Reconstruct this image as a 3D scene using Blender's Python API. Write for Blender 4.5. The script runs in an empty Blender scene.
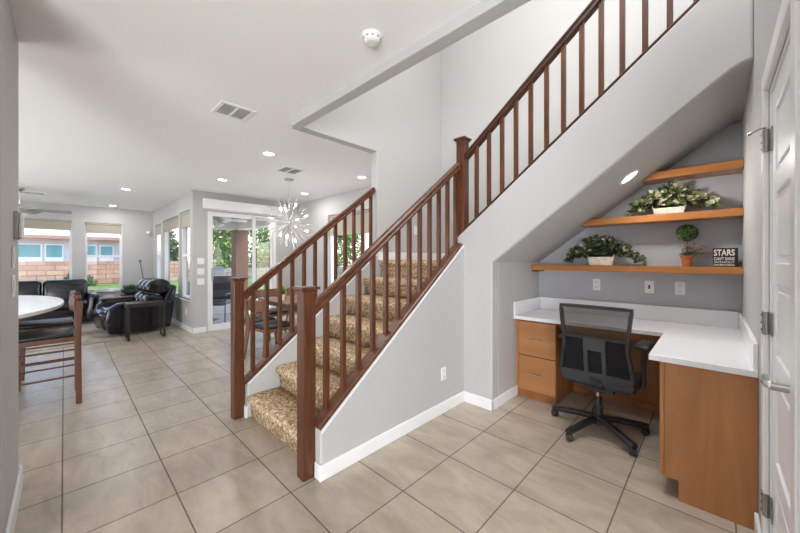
import bpy, bmesh, math, random
from mathutils import Vector, Matrix
random.seed(7)
S = bpy.context.scene
C = S.collection
PI = math.pi

# ------------------------------------------------------------------ camera
YAW = math.radians(44.07)
cd = bpy.data.cameras.new('camera')
cam = bpy.data.objects.new('camera', cd); C.objects.link(cam)
cam.location = (0, 0, 1.36)
cam.rotation_euler = (PI/2, 0, YAW)
cd.sensor_width = 36.0
cd.lens = 36.0*325.1/800.0
cd.shift_y = (260.2-266.5)/800.0
cd.clip_start = 0.02
S.camera = cam

# ------------------------------------------------------------------ world, sun, daylight, fill lamps
w = bpy.data.worlds.new('world'); S.world = w; w.use_nodes = True
wn = w.node_tree.nodes; wl = w.node_tree.links
sky = wn.new('ShaderNodeTexSky'); sky.sky_type = 'NISHITA'
sky.sun_disc = False; sky.sun_elevation = math.radians(50); sky.sun_rotation = math.radians(20)
sky.air_density = 1.0; sky.dust_density = 0.6
wn['Background'].inputs['Strength'].default_value = 0.48
wl.new(sky.outputs[0], wn['Background'].inputs[0])

sd = bpy.data.lights.new('sun', 'SUN'); sd.energy = 4.6; sd.angle = math.radians(0.6); sd.color = (1, .95, .88)
sun = bpy.data.objects.new('sun', sd); C.objects.link(sun)
sun.rotation_euler = Vector((-.30, -.62, -.95)).to_track_quat('-Z', 'Y').to_euler()

def area(name, loc, to, sx, sy, watts, col=(1, 1, 1), spread=PI):
    d = bpy.data.lights.new(name, 'AREA'); d.shape = 'RECTANGLE'; d.size = sx; d.size_y = sy
    d.energy = watts; d.color = col; d.spread = spread
    o = bpy.data.objects.new(name, d); C.objects.link(o); o.location = loc
    o.rotation_euler = (Vector(to)-Vector(loc)).to_track_quat('-Z', 'Y').to_euler()
    return o
# added fill lamps in foyer and living room; upstairs lamp stands for window daylight
area('foyer_fill', (2.0, -3.0, 1.0), (-1.2, 1.5, 1.7), 3.0, 1.8, 265, (.93, .97, 1))
area('upstairs_daylight', (-0.9, 1.8, 4.9), (-1.4, 3.6, 2.4), 2.2, 1.6, 165, (1, .99, .975))
area('living_fill', (-6.5, -3.4, 0.8), (-6.5, 0, 1.9), 5.0, 1.4, 105, (.97, .98, 1))

S.view_settings.view_transform = 'Standard'
S.view_settings.look = 'None'
S.view_settings.gamma = 1.0
S.view_settings.use_curve_mapping = False
S.view_settings.exposure = 0.50

# ------------------------------------------------------------------ materials
def new_mat(name):
    m = bpy.data.materials.new(name); m.use_nodes = True
    return m, m.node_tree.nodes, m.node_tree.links, m.node_tree.nodes['Principled BSDF']

def mat(name, col, rough=.5, metal=0, spec=.5, bump=0, bscale=200, vary=0, vscale=4, stretch=(1, 1, 1), coat=0):
    m, n, l, p = new_mat(name)
    p.inputs['Base Color'].default_value = (*col, 1)
    p.inputs['Roughness'].default_value = rough
    p.inputs['Metallic'].default_value = metal
    p.inputs['Specular IOR Level'].default_value = spec
    p.inputs['Coat Weight'].default_value = coat
    tc = n.new('ShaderNodeTexCoord'); mp = n.new('ShaderNodeMapping')
    mp.inputs['Scale'].default_value = stretch
    l.new(tc.outputs['Object'], mp.inputs['Vector'])
    if vary:
        t = n.new('ShaderNodeTexNoise'); t.inputs['Scale'].default_value = vscale; t.inputs['Detail'].default_value = 5
        l.new(mp.outputs[0], t.inputs['Vector'])
        r = n.new('ShaderNodeValToRGB')
        r.color_ramp.elements[0].position = .3; r.color_ramp.elements[1].position = .7
        r.color_ramp.elements[0].color = (*[c*(1-vary) for c in col], 1)
        r.color_ramp.elements[1].color = (*[min(1, c*(1+vary)) for c in col], 1)
        l.new(t.outputs['Fac'], r.inputs[0]); l.new(r.outputs[0], p.inputs['Base Color'])
    if bump:
        t2 = n.new('ShaderNodeTexNoise'); t2.inputs['Scale'].default_value = bscale; t2.inputs['Detail'].default_value = 3
        l.new(tc.outputs['Object'], t2.inputs['Vector'])
        b = n.new('ShaderNodeBump'); b.inputs['Strength'].default_value = bump; b.inputs['Distance'].default_value = .004
        l.new(t2.outputs['Fac'], b.inputs['Height']); l.new(b.outputs[0], p.inputs['Normal'])
    return m

def wood(name, dark, light, rough=.35, axis='Z', scale=6, coat=.15):
    m, n, l, p = new_mat(name)
    tc = n.new('ShaderNodeTexCoord'); mp = n.new('ShaderNodeMapping')
    s = {'X': (.12, 1, 1), 'Y': (1, .12, 1), 'Z': (1, 1, .12)}[axis]
    mp.inputs['Scale'].default_value = s
    l.new(tc.outputs['Object'], mp.inputs['Vector'])
    t = n.new('ShaderNodeTexNoise'); t.inputs['Scale'].default_value = scale*3; t.inputs['Detail'].default_value = 8
    t.inputs['Distortion'].default_value = .8
    l.new(mp.outputs[0], t.inputs['Vector'])
    r = n.new('ShaderNodeValToRGB')
    r.color_ramp.elements[0].position = .32; r.color_ramp.elements[1].position = .72
    r.color_ramp.elements[0].color = (*dark, 1); r.color_ramp.elements[1].color = (*light, 1)
    l.new(t.outputs['Fac'], r.inputs[0]); l.new(r.outputs[0], p.inputs['Base Color'])
    p.inputs['Roughness'].default_value = rough; p.inputs['Coat Weight'].default_value = coat
    p.inputs['Coat Roughness'].default_value = .25
    return m

def emit(name, col, strength):
    m, n, l, p = new_mat(name)
    p.inputs['Base Color'].default_value = (*col, 1)
    p.inputs['Emission Color'].default_value = (*col, 1); p.inputs['Emission Strength'].default_value = strength
    return m

def see_through(name, col, opaque, rough=.05, gloss=False):
    m, n, l, p = new_mat(name)
    n.remove(p)
    tr = n.new('ShaderNodeBsdfTransparent')
    if gloss:
        b = n.new('ShaderNodeBsdfGlossy'); b.inputs['Roughness'].default_value = rough
    else:
        b = n.new('ShaderNodeBsdfDiffuse')
    b.inputs['Color'].default_value = (*col, 1)
    mx = n.new('ShaderNodeMixShader'); mx.inputs[0].default_value = opaque
    l.new(tr.outputs[0], mx.inputs[1]); l.new(b.outputs[0], mx.inputs[2])
    l.new(mx.outputs[0], n['Material Output'].inputs[0])
    return m

WALL = mat('grey_wall_paint', (.475, .470, .465), .6, bump=.14, bscale=90)
ALC = mat('alcove_grey_paint', (.43, .44, .465), .55, bump=.08, bscale=90)
CEIL = mat('white_ceiling_paint', (.86, .86, .86), .8, bump=.08, bscale=90)
TRIM = mat('white_trim_paint', (.80, .80, .81), .3)
WHITE = mat('white_plastic', (.80, .80, .80), .35)
DOORW = mat('white_door_paint', (.80, .81, .83), .3)
QUARTZ = mat('white_quartz', (.82, .82, .84), .12, vary=.02, vscale=60)
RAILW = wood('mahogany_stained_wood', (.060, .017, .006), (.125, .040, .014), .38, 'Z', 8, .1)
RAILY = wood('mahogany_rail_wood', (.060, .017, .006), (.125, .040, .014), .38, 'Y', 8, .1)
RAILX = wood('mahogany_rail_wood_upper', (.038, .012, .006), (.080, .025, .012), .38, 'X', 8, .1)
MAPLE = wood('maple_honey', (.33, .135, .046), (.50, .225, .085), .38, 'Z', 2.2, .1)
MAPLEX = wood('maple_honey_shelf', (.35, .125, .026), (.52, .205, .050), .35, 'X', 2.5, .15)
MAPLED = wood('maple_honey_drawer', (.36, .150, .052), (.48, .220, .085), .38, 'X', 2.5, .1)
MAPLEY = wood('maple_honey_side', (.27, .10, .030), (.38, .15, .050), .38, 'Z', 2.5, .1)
WALNUT = wood('walnut_chair_wood', (.07, .022, .009), (.13, .045, .019), .4, 'Z', 6, .1)
DINW = wood('dining_walnut', (.15, .065, .030), (.26, .12, .058), .45, 'Z', 6, .05)
NICKEL = mat('brushed_nickel', (.62, .61, .58), .32, 1)
CHROME = mat('chrome', (.7, .7, .7), .12, 1)
BLKP = mat('black_plastic', (.018, .018, .020), .4, bump=.1, bscale=300)
DGREY = mat('charcoal_plastic', (.013, .014, .016), .45)
BLKM = mat('black_metal', (.020, .018, .017), .35)
LEATHER = mat('black_leather', (.003, .004, .008), .20, spec=.6, bump=.35, bscale=9)
SEATV = mat('black_vinyl', (.015, .015, .020), .42, bump=.15, bscale=60)
MARBLE = mat('white_marble_top', (.75, .74, .72), .15, vary=.06, vscale=3, stretch=(1, 4, 1))
POTW = mat('whitewashed_pot', (.62, .55, .48), .7, bump=.6, bscale=40, vary=.2, vscale=25)
TERRA = mat('terracotta', (.42, .13, .04), .7)
SOIL = mat('potting_soil', (.04, .025, .015), .9)
LIT = emit('lamp_lens', (1, .98, .94), 9)
BULB = emit('bulb_glow', (1, .95, .85), 7)
GLASS = see_through('window_glass', (1, 1, 1), .06, .02, True)
MESHU = see_through('chair_mesh_upper', (.05, .04, .03), .42)
MESHL = see_through('chair_mesh_lower', (.02, .02, .022), .86)
BLIND = mat('beige_roller_fabric', (.40, .365, .30), .8)
BLACKS = mat('sign_black', (.012, .013, .016), .5)
CREAM = mat('sign_cream_lettering', (.85, .80, .70), .6)
STUCCO = mat('brown_stucco', (.15, .080, .055), .9, bump=.4, bscale=60)
STUCW = mat('pale_stucco', (.55, .53, .51), .9)
TEAL = mat('teal_glass', (.10, .33, .34), .15)
TILER = mat('roof_tile', (.62, .55, .50), .8, bump=.8, bscale=6)
FASCIA = mat('fascia_brown', (.36, .20, .15), .7)
GRASS = mat('lawn_grass', (.10, .17, .035), .9, bump=.8, bscale=40, vary=.3, vscale=3)
PATIO = mat('patio_concrete', (.55, .52, .48), .8, vary=.06, vscale=3)
GRAVEL = mat('desert_gravel', (.42, .33, .26), .95, vary=.2, vscale=20)
RUGD = mat('dark_outdoor_rug', (.10, .105, .13), .95, vary=.3, vscale=30)
IRON = mat('iron_fence', (.03, .03, .03), .5)
PEWTER = mat('grey_metal', (.36, .36, .36), .45, .3)
BLUEC = mat('navy_cushion', (.035, .045, .07), .8)
HINGE = mat('satin_hinge_metal', (.34, .33, .32), .38, 1)
SHELL = mat('charcoal_back_shell', (.034, .037, .041), .5)

def rug_mat():
    m, n, l, p = new_mat('living_rug')
    tc = n.new('ShaderNodeTexCoord')
    t = n.new('ShaderNodeTexNoise'); t.inputs['Scale'].default_value = 2.3; t.inputs['Detail'].default_value = 8
    l.new(tc.outputs['Object'], t.inputs['Vector'])
    r = n.new('ShaderNodeValToRGB'); e = r.color_ramp.elements
    e[0].position = .35; e[0].color = (.25, .19, .15, 1); e[1].position = .65; e[1].color = (.46, .40, .34, 1)
    l.new(t.outputs['Fac'], r.inputs[0]); l.new(r.outputs[0], p.inputs['Base Color'])
    p.inputs['Roughness'].default_value = .95
    return m
RUG = rug_mat()

TILE = .4654
def floor_mat():
    m, n, l, p = new_mat('porcelain_floor_tile')
    tc = n.new('ShaderNodeTexCoord'); mp = n.new('ShaderNodeMapping'); mp.vector_type = 'POINT'
    mp.inputs['Location'].default_value = (2.715+TILE*40, .008+TILE*20, 0)
    l.new(tc.outputs['Object'], mp.inputs['Vector'])
    b = n.new('ShaderNodeTexBrick'); b.offset = 0; b.squash = 1
    b.inputs['Scale'].default_value = 1; b.inputs['Mortar Size'].default_value = .0038
    b.inputs['Brick Width'].default_value = TILE; b.inputs['Row Height'].default_value = TILE
    b.inputs['Mortar Smooth'].default_value = .1
    b.inputs['Color1'].default_value = (.400, .338, .272, 1); b.inputs['Color2'].default_value = (.458, .390, .316, 1)
    b.inputs['Mortar'].default_value = (.15, .125, .10, 1)
    l.new(mp.outputs[0], b.inputs['Vector'])
    # cloudy streaks over each tile
    m2 = n.new('ShaderNodeMapping'); m2.inputs['Scale'].default_value = (1.2, 3.0, 1)
    l.new(tc.outputs['Object'], m2.inputs['Vector'])
    t = n.new('ShaderNodeTexNoise'); t.inputs['Scale'].default_value = 2.6; t.inputs['Detail'].default_value = 9
    t.inputs['Distortion'].default_value = .6; t.inputs['Roughness'].default_value = .62
    l.new(m2.outputs[0], t.inputs['Vector'])
    r = n.new('ShaderNodeValToRGB'); e = r.color_ramp.elements
    e[0].position = .30; e[0].color = (.78, .77, .75, 1); e[1].position = .70; e[1].color = (1.16, 1.16, 1.17, 1)
    l.new(t.outputs['Fac'], r.inputs[0])
    mx = n.new('ShaderNodeMix'); mx.data_type = 'RGBA'; mx.blend_type = 'MULTIPLY'; mx.inputs[0].default_value = 1
    l.new(b.outputs['Color'], mx.inputs[6]); l.new(r.outputs[0], mx.inputs[7])
    l.new(mx.outputs[2], p.inputs['Base Color'])
    mr = n.new('ShaderNodeMapRange'); mr.inputs[3].default_value = .30; mr.inputs[4].default_value = .8
    l.new(b.outputs['Fac'], mr.inputs[0]); l.new(mr.outputs[0], p.inputs['Roughness'])
    bp = n.new('ShaderNodeBump'); bp.inputs['Strength'].default_value = .5; bp.inputs['Distance'].default_value = .002; bp.invert = True
    l.new(b.outputs['Fac'], bp.inputs['Height']); l.new(bp.outputs[0], p.inputs['Normal'])
    return m
FLOORM = floor_mat()

def carpet_mat():
    m, n, l, p = new_mat('shag_carpet')
    tc = n.new('ShaderNodeTexCoord')
    t = n.new('ShaderNodeTexNoise'); t.inputs['Scale'].default_value = 44; t.inputs['Detail'].default_value = 4; t.inputs['Roughness'].default_value = .8
    l.new(tc.outputs['Object'], t.inputs['Vector'])
    r = n.new('ShaderNodeValToRGB'); e = r.color_ramp.elements
    e[0].position = .34; e[0].color = (.11, .055, .022, 1)
    e[1].position = .66; e[1].color = (.95, .84, .66, 1)
    k = e.new(.48); k.color = (.50, .33, .18, 1)
    l.new(t.outputs['Fac'], r.inputs[0]); l.new(r.outputs[0], p.inputs['Base Color'])
    p.inputs['Roughness'].default_value = 1; p.inputs['Specular IOR Level'].default_value = .1
    bp = n.new('ShaderNodeBump'); bp.inputs['Strength'].default_value = 1; bp.inputs['Distance'].default_value = .012
    l.new(t.outputs['Fac'], bp.inputs['Height']); l.new(bp.outputs[0], p.inputs['Normal'])
    return m
CARPET = carpet_mat()

def brick_mat(name, c1, c2, mo, bw, rh, axis):
    m, n, l, p = new_mat(name)
    tc = n.new('ShaderNodeTexCoord'); sp = n.new('ShaderNodeSeparateXYZ'); cb = n.new('ShaderNodeCombineXYZ')
    l.new(tc.outputs['Object'], sp.inputs[0]); l.new(sp.outputs[axis], cb.inputs[0]); l.new(sp.outputs['Z'], cb.inputs[1])
    b = n.new('ShaderNodeTexBrick'); b.inputs['Scale'].default_value = 1
    b.inputs['Brick Width'].default_value = bw; b.inputs['Row Height'].default_value = rh; b.inputs['Mortar Size'].default_value = .014; b.inputs['Bias'].default_value = 0
    b.inputs['Color1'].default_value = (*c1, 1); b.inputs['Color2'].default_value = (*c2, 1); b.inputs['Mortar'].default_value = (*mo, 1)
    l.new(cb.outputs[0], b.inputs['Vector']); l.new(b.outputs['Color'], p.inputs['Base Color'])
    p.inputs['Roughness'].default_value = .9
    return m
BRICKY = brick_mat('garden_block_y', (.40, .20, .13), (.58, .35, .24), (.26, .17, .12), .42, .17, 'Y')
BRICKX = brick_mat('garden_block_x', (.34, .24, .18), (.42, .30, .23), (.26, .20, .17), .40, .20, 'X')
BRICKG = brick_mat('garden_block_grey', (.24, .20, .17), (.34, .28, .23), (.15, .12, .10), .40, .20, 'Y')

def leaf_mat(name, cols, rough=.5):
    m, n, l, p = new_mat(name)
    g = n.new('ShaderNodeNewGeometry'); r = n.new('ShaderNodeValToRGB'); r.color_ramp.interpolation = 'CONSTANT'
    e = r.color_ramp.elements
    e[0].position = 0; e[0].color = (*cols[0], 1); e[1].position = 1/len(cols); e[1].color = (*cols[1], 1)
    for i in range(2, len(cols)):
        k = e.new(i/len(cols)); k.color = (*cols[i], 1)
    l.new(g.outputs['Random Per Island'], r.inputs[0]); l.new(r.outputs[0], p.inputs['Base Color'])
    p.inputs['Roughness'].default_value = rough
    return m
IVY = leaf_mat('variegated_ivy', [(.020, .040, .014), (.045, .085, .025), (.11, .16, .05), (.50, .46, .30), (.16, .20, .08), (.55, .50, .34)])
IVYD = leaf_mat('dark_ivy', [(.020, .035, .014), (.03, .055, .02), (.06, .08, .03), (.07, .045, .025), (.02, .04, .015), (.34, .33, .20)])
BOXW = leaf_mat('boxwood_green', [(.03, .065, .015), (.08, .14, .03), (.14, .20, .055), (.045, .09, .02)])
PINK = leaf_mat('mauve_flower', [(.32, .18, .20), (.42, .26, .28), (.24, .12, .14)])
SPRIG = leaf_mat('fresh_green_leaf', [(.10, .22, .04), (.16, .30, .06)])
TREEM = leaf_mat('tree_leaf', [(.10, .20, .03), (.18, .32, .05), (.30, .45, .09), (.06, .12, .02), (.22, .36, .08)], .6)
TREED = leaf_mat('dark_tree_leaf', [(.03, .08, .02), (.06, .12, .03), (.05, .10, .03)], .6)
BARK = mat('tree_bark', (.12, .08, .05), .9)

# ------------------------------------------------------------------ mesh helpers
class MB:
    def __init__(s): s.bm = bmesh.new()
    def _mat(s, vs, M):
        if M is not None: bmesh.ops.transform(s.bm, matrix=M, verts=vs)
        return vs
    def box(s, x0, x1, y0, y1, z0, z1, M=None):
        v = [s.bm.verts.new(p) for p in ((x0, y0, z0), (x1, y0, z0), (x1, y1, z0), (x0, y1, z0), (x0, y0, z1), (x1, y0, z1), (x1, y1, z1), (x0, y1, z1))]
        for f in ((3, 2, 1, 0), (4, 5, 6, 7), (0, 1, 5, 4), (1, 2, 6, 5), (2, 3, 7, 6), (3, 0, 4, 7)):
            s.bm.faces.new([v[i] for i in f])
        return s._mat(v, M)
    def prism(s, pts, axis, a, b):
        """pts: 2D outline; axis 'x': pts are (y,z); 'y': (x,z); 'z': (x,y)"""
        def mk(p, t):
            return {'x': (t, p[0], p[1]), 'y': (p[0], t, p[1]), 'z': (p[0], p[1], t)}[axis]
        A = [s.bm.verts.new(mk(p, a)) for p in pts]; B = [s.bm.verts.new(mk(p, b)) for p in pts]
        fs = [s.bm.faces.new(A), s.bm.faces.new(B[::-1])]
        n = len(pts)
        for i in range(n): fs.append(s.bm.faces.new([A[(i+1) % n], A[i], B[i], B[(i+1) % n]]))
        bmesh.ops.recalc_face_normals(s.bm, faces=fs)
        return A+B
    def sweep(s, prof, path, up=(0, 0, 1), closed=False):
        """sweep a closed 2D profile (side, up) along points"""
        P = [Vector(p) for p in path]; rings = []
        up = Vector(up)
        for i, p in enumerate(P):
            if closed: t = (P[(i+1) % len(P)]-P[i-1]).normalized()
            else: t = ((P[min(i+1, len(P)-1)]-P[max(i-1, 0)])).normalized()
            side = t.cross(up)
            if side.length < 1e-4: side = t.cross(Vector((1, 0, 0)))
            side.normalize(); u = side.cross(t).normalized()
            rings.append([s.bm.verts.new(p+side*a+u*b) for a, b in prof])
        n = len(prof); fs = []
        m = len(rings)
        for i in range(m if closed else m-1):
            A, B = rings[i], rings[(i+1) % m]
            for k in range(n): fs.append(s.bm.faces.new([A[k], A[(k+1) % n], B[(k+1) % n], B[k]]))
        if not closed:
            fs.append(s.bm.faces.new(rings[0][::-1])); fs.append(s.bm.faces.new(rings[-1]))
        bmesh.ops.recalc_face_normals(s.bm, faces=fs)
        return s
    def tube(s, path, r, n=8, closed=False, up=(0, 0, 1)):
        rr = r if isinstance(r, (tuple, list)) else (r, r)
        return s.sweep([(rr[0]*math.cos(2*PI*k/n), rr[1]*math.sin(2*PI*k/n)) for k in range(n)], path, up, closed)
    def bar(s, a, b, wx, wz, up=(0, 0, 1)):
        return s.sweep([(-wx/2, -wz/2), (wx/2, -wz/2), (wx/2, wz/2), (-wx/2, wz/2)], [a, b], up)
    def lathe(s, prof, c=(0, 0, 0), n=24, M=None):
        c = Vector(c); rings = []; vs = []
        for r, z in prof:
            ring = [s.bm.verts.new(c+Vector((r*math.cos(2*PI*k/n), r*math.sin(2*PI*k/n), z))) for k in range(n)]
            rings.append(ring); vs += ring
        fs = []
        for A, B in zip(rings, rings[1:]):
            for k in range(n): fs.append(s.bm.faces.new([A[k], A[(k+1) % n], B[(k+1) % n], B[k]]))
        fs.append(s.bm.faces.new(rings[0][::-1])); fs.append(s.bm.faces.new(rings[-1]))
        bmesh.ops.recalc_face_normals(s.bm, faces=fs)
        return s._mat(vs, M)
    def leaf(s, p, d, nrm, L, W):
        p = Vector(p); d = Vector(d).normalized(); n = Vector(nrm); sd = d.cross(n)
        if sd.length < 1e-4: sd = d.orthogonal()
        sd.normalize(); n = sd.cross(d)
        q = [p, p+d*L*.35+sd*W*.5+n*W*.12, p+d*L*.75+sd*W*.3-n*L*.05, p+d*L-n*L*.15, p+d*L*.75-sd*W*.3-n*L*.05, p+d*L*.35-sd*W*.5+n*W*.12]
        v = [s.bm.verts.new(a) for a in q]
        s.bm.faces.new([v[0], v[1], v[2], v[3]]); s.bm.faces.new([v[0], v[3], v[4], v[5]])
    def build(s, name, m, parent=None, bevel=0, smooth=False, seg=2, sub=0):
        me = bpy.data.meshes.new(name); s.bm.to_mesh(me); s.bm.free()
        me.materials.append(m)
        o = bpy.data.objects.new(name, me); C.objects.link(o)
        if parent:
            o.parent = parent
            o.matrix_parent_inverse = Matrix.Identity(4)
        if smooth:
            for p in me.polygons: p.use_smooth = True
        if bevel:
            b = o.modifiers.new('bevel', 'BEVEL'); b.width = bevel; b.segments = seg; b.limit_method = 'ANGLE'; b.angle_limit = math.radians(35)
        if sub:
            b = o.modifiers.new('sub', 'SUBSURF'); b.levels = sub; b.render_levels = sub
        return o

def tag(o, label, cat, group=None, kind=None):
    o['label'] = label; o['category'] = cat
    if group: o['group'] = group
    if kind: o['kind'] = kind
    return o
def thing(name, label, cat, loc=(0, 0, 0), rz=0, group=None):
    o = bpy.data.objects.new(name, None); C.objects.link(o); o.location = loc; o.rotation_euler = (0, 0, rz)
    o.empty_display_size = .1
    return tag(o, label, cat, group)
def dup(root, loc, rz=None, label=None):
    r = root.copy(); C.objects.link(r); r.location = loc
    if rz is not None: r.rotation_euler = (0, 0, rz)
    if label: r['label'] = label
    for ch in list(root.children):
        c = ch.copy(); C.objects.link(c); c.parent = r
        for g in list(ch.children):
            d = g.copy(); C.objects.link(d); d.parent = c
    return r
def struct(name, mb, m, label=None, parent=None, **k):
    o = mb.build(name, m, parent, **k)
    if not parent:
        o['kind'] = 'structure'; o['category'] = name.split('_')[0]
        if label: o['label'] = label
    return o
def bx(name, m, *b, parent=None, bevel=0, smooth=False):
    q = MB(); q.box(*b); return q.build(name, m, parent, bevel=bevel, smooth=smooth)

# ------------------------------------------------------------------ THE SETTING
CH = 2.66          # ceiling height
UP = 5.1           # upstairs ceiling
YF = 2.69          # face of the upper flight
YB = 3.785         # alcove back wall
YT = 3.865         # stairwell back wall
XR = .158          # right wall
XL = -1.446        # alcove left wall
SL = .76

q = MB(); q.prism([(-11.0, -3.6), (3.2, -3.6), (3.2, 4.0), (-7.08, 4.0), (-7.08, 1.80), (-11.0, 1.80)], 'z', -.12, 0)
struct('floor', q, FLOORM, 'beige square porcelain tile floor with dark grout')

# ceiling, with the opening over the stairs
q = MB()
q.prism([(-11.0, -3.6), (3.2, -3.6), (3.2, 1.457), (-2.827, 1.457), (-2.827, 1.556), (-3.011, 1.556), (-3.011, 4.0), (-7.08, 4.0), (-7.08, 1.80), (-11.0, 1.80)], 'z', CH, CH+.28)
struct('ceiling', q, CEIL, 'flat white ceiling of the lower floor')
q = MB(); q.box(-3.2, 3.2, -.2, 4.0, UP, UP+.1)
struct('ceiling_upper', q, CEIL, 'white ceiling high above the stairwell')
# dropped beam along the near edge of the opening
q = MB(); q.box(-2.826, XR-.001, 1.458, 1.555, 2.60, CH+.28)
struct('trim_1', q, WALL, 'grey boxed beam under the ceiling along the stair opening', bevel=.008)
# upper walls around the stairwell
q = MB(); q.prism([(2.60, 0), (YT, 0), (YT, UP), (1.557, UP), (1.557, CH), (2.60, CH)], 'x', -3.01, -2.90)
struct('wall_left', q, WALL, 'tall grey wall on the left of the stair landing', bevel=.006)
q = MB(); q.box(-3.01, 3.2, YT, 4.0, 0, UP)
struct('wall_back', q, WALL, 'tall pale grey wall behind the staircase')
q = MB(); q.box(-3.01, XR, 1.45, 1.55, CH+.28, UP)
struct('wall_upper_front', q, WALL, 'upstairs wall above the dropped beam')

# far (living room) wall with two windows, x = -10.85
def wall_x(name, x0, x1, y0, y1, z1, holes, m, label):
    q = MB(); y = y0
    for (a, b, c, d) in sorted(holes):
        if a > y: q.box(x0, x1, y, a, 0, z1)
        if c > 0: q.box(x0, x1, a, b, 0, c)
        q.box(x0, x1, a, b, d, z1); y = b
    if y < y1: q.box(x0, x1, y, y1, 0, z1)
    return struct(name, q, m, label)
def wall_y(name, y0, y1, x0, x1, z1, holes, m, label):
    q = MB(); x = x0
    for (a, b, c, d) in sorted(holes):
        if a > x: q.box(x, a, y0, y1, 0, z1)
        if c > 0: q.box(a, b, y0, y1, 0, c)
        q.box(a, b, y0, y1, d, z1); x = b
    if x < x1: q.box(x, x1, y0, y1, 0, z1)
    return struct(name, q, m, label)

wall_x('wall_far', -11.0, -10.85, -3.6, 1.655, CH, [(-1.6, .13, .60, 2.30), (.345, 1.035, .60, 2.28)], WALL, 'grey far wall of the living room with two windows')
W3 = [(-10.53, -9.78, .60, 2.27), (-9.60, -8.02, .60, 2.30), (-7.92, -7.14, .60, 2.33)]
wall_y('wall_patio', 1.655, 1.80, -11.0, -6.94, CH, W3, WALL, 'grey living room wall with three tall windows')
wall_x('wall_slider', -7.08, -6.94, 1.80, 3.75, CH, [(1.90, 3.25, 0, 2.30)], WALL, 'grey wall around the sliding patio door')
wall_y('wall_dining', 3.75, 3.90, -7.08, -3.01, CH, [(-5.66, -4.22, .55, 2.27)], WALL, 'grey dining wall with a wide window')
q = MB(); q.box(-2.985, -2.20, -.36, -.189, 0, CH)
struct('wall_near_left', q, WALL, 'end of the grey wall at the left edge of the view', bevel=.012)
q = MB(); q.box(-11.0, 3.2, -3.75, -3.6, 0, CH)
struct('wall_south', q, WALL, 'grey wall behind the viewer')
q = MB(); q.box(3.2, 3.35, -3.75, 4.0, 0, UP)
struct('wall_foyer', q, WALL, 'grey wall of the foyer behind the viewer')
# right wall with the door opening  y 1.30..1.97
DY0, DY1, DZ = 1.31, 1.965, 2.04
q = MB()
q.box(XR, XR+.12, 1.13, DY0, 0, CH); q.box(XR, XR+.12, DY0, DY1, DZ, CH); q.box(XR, XR+.12, DY1, YT, 0, CH)
q.box(XR, XR+.12, 1.13, YF+.12, CH, UP)
struct('wall_right', q, WALL, 'grey right wall beside the desk alcove and the door')
# closet behind the door
q = MB(); q.box(XR+.12, 3.2, 1.13, 1.25, 0, CH)
struct('wall_closet', q, WALL, 'wall beyond the white door')
q = MB(); q.box(XR+.121, 3.2, 1.458, YT, CH, CH+.28)
struct('floor_upper', q, WALL, 'upstairs hall floor')

# stair side walls
def curb(z0, y): return z0 + SL*(y-1.07)
ZS = .275         # top of the sloped curb at y = 1.07 
q = MB(); q.prism([(1.10, 0), (YF+.03, 0), (YF+.03, curb(ZS, YF+.03)), (1.10, curb(ZS, 1.10))], 'x', -1.875, -1.745)
struct('wall_stair_near', q, WALL, 'sloped grey wall under the near stair railing', bevel=.012)
q = MB(); q.prism([(1.10, 0), (2.60, 0), (2.60, curb(ZS, 2.60)), (1.10, curb(ZS, 1.10))], 'x', -3.01, -2.89)
struct('wall_stair_far', q, WALL, 'low sloped grey wall under the far stair railing', bevel=.012)
# white cap strip along the sloping top of both walls
q = MB()
for xa, ye in ((-1.744, YF-.002), (-2.889, 2.598)):
    q.prism([(1.105, curb(ZS, 1.105)-.013), (ye, curb(ZS, ye)-.013), (ye, curb(ZS, ye)), (1.105, curb(ZS, 1.105))], 'x', xa, xa+.006)
struct('trim_2', q, TRIM, 'thin white strip along the sloping top of the stair walls')

# the face of the upper flight, its soffit and the alcove
def soff(x):
    if x <= .088: return 1.339+.747*(x+1.437)
    return 2.478+.29*(x-.088)
SPTS = [(XL, soff(-1.437)), (.02, soff(.02)), (.07, 2.462), (.115, 2.484), (XR, 2.494)]
def shoe_u(x): return 1.625+.775*(x+1.774)
q = MB()
q.prism([(-1.86, 0), (XL, 0)]+SPTS+[(XR, shoe_u(XR)), (-1.845, shoe_u(-1.845)), (-1.86, shoe_u(-1.86))], 'y', YF, YF+.12)
struct('wall_stair_upper', q, WALL, 'grey wall under the upper stair railing, cut away over the desk', bevel=.014)
q = MB(); q.prism([(a, b-.0015) for a, b in SPTS]+[(XR, 2.60), (XL, 1.42)], 'y', YF+.022, YT)
struct('ceiling_soffit', q, ALC if False else WALL, 'sloping underside of the stairs above the desk')
q = MB(); q.box(-1.56, XL, YF+.12, YB, 0, 1.345)
struct('wall_alcove_left', q, WALL, 'grey left side wall of the desk alcove')
q = MB(); q.prism([(XL, 0), (XR, 0), (XR, 2.49), (.07, 2.46), (XL, 1.335)], 'y', YB, YT-.001)
struct('wall_alcove_back', q, ALC, 'darker grey back wall of the desk alcove')

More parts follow.
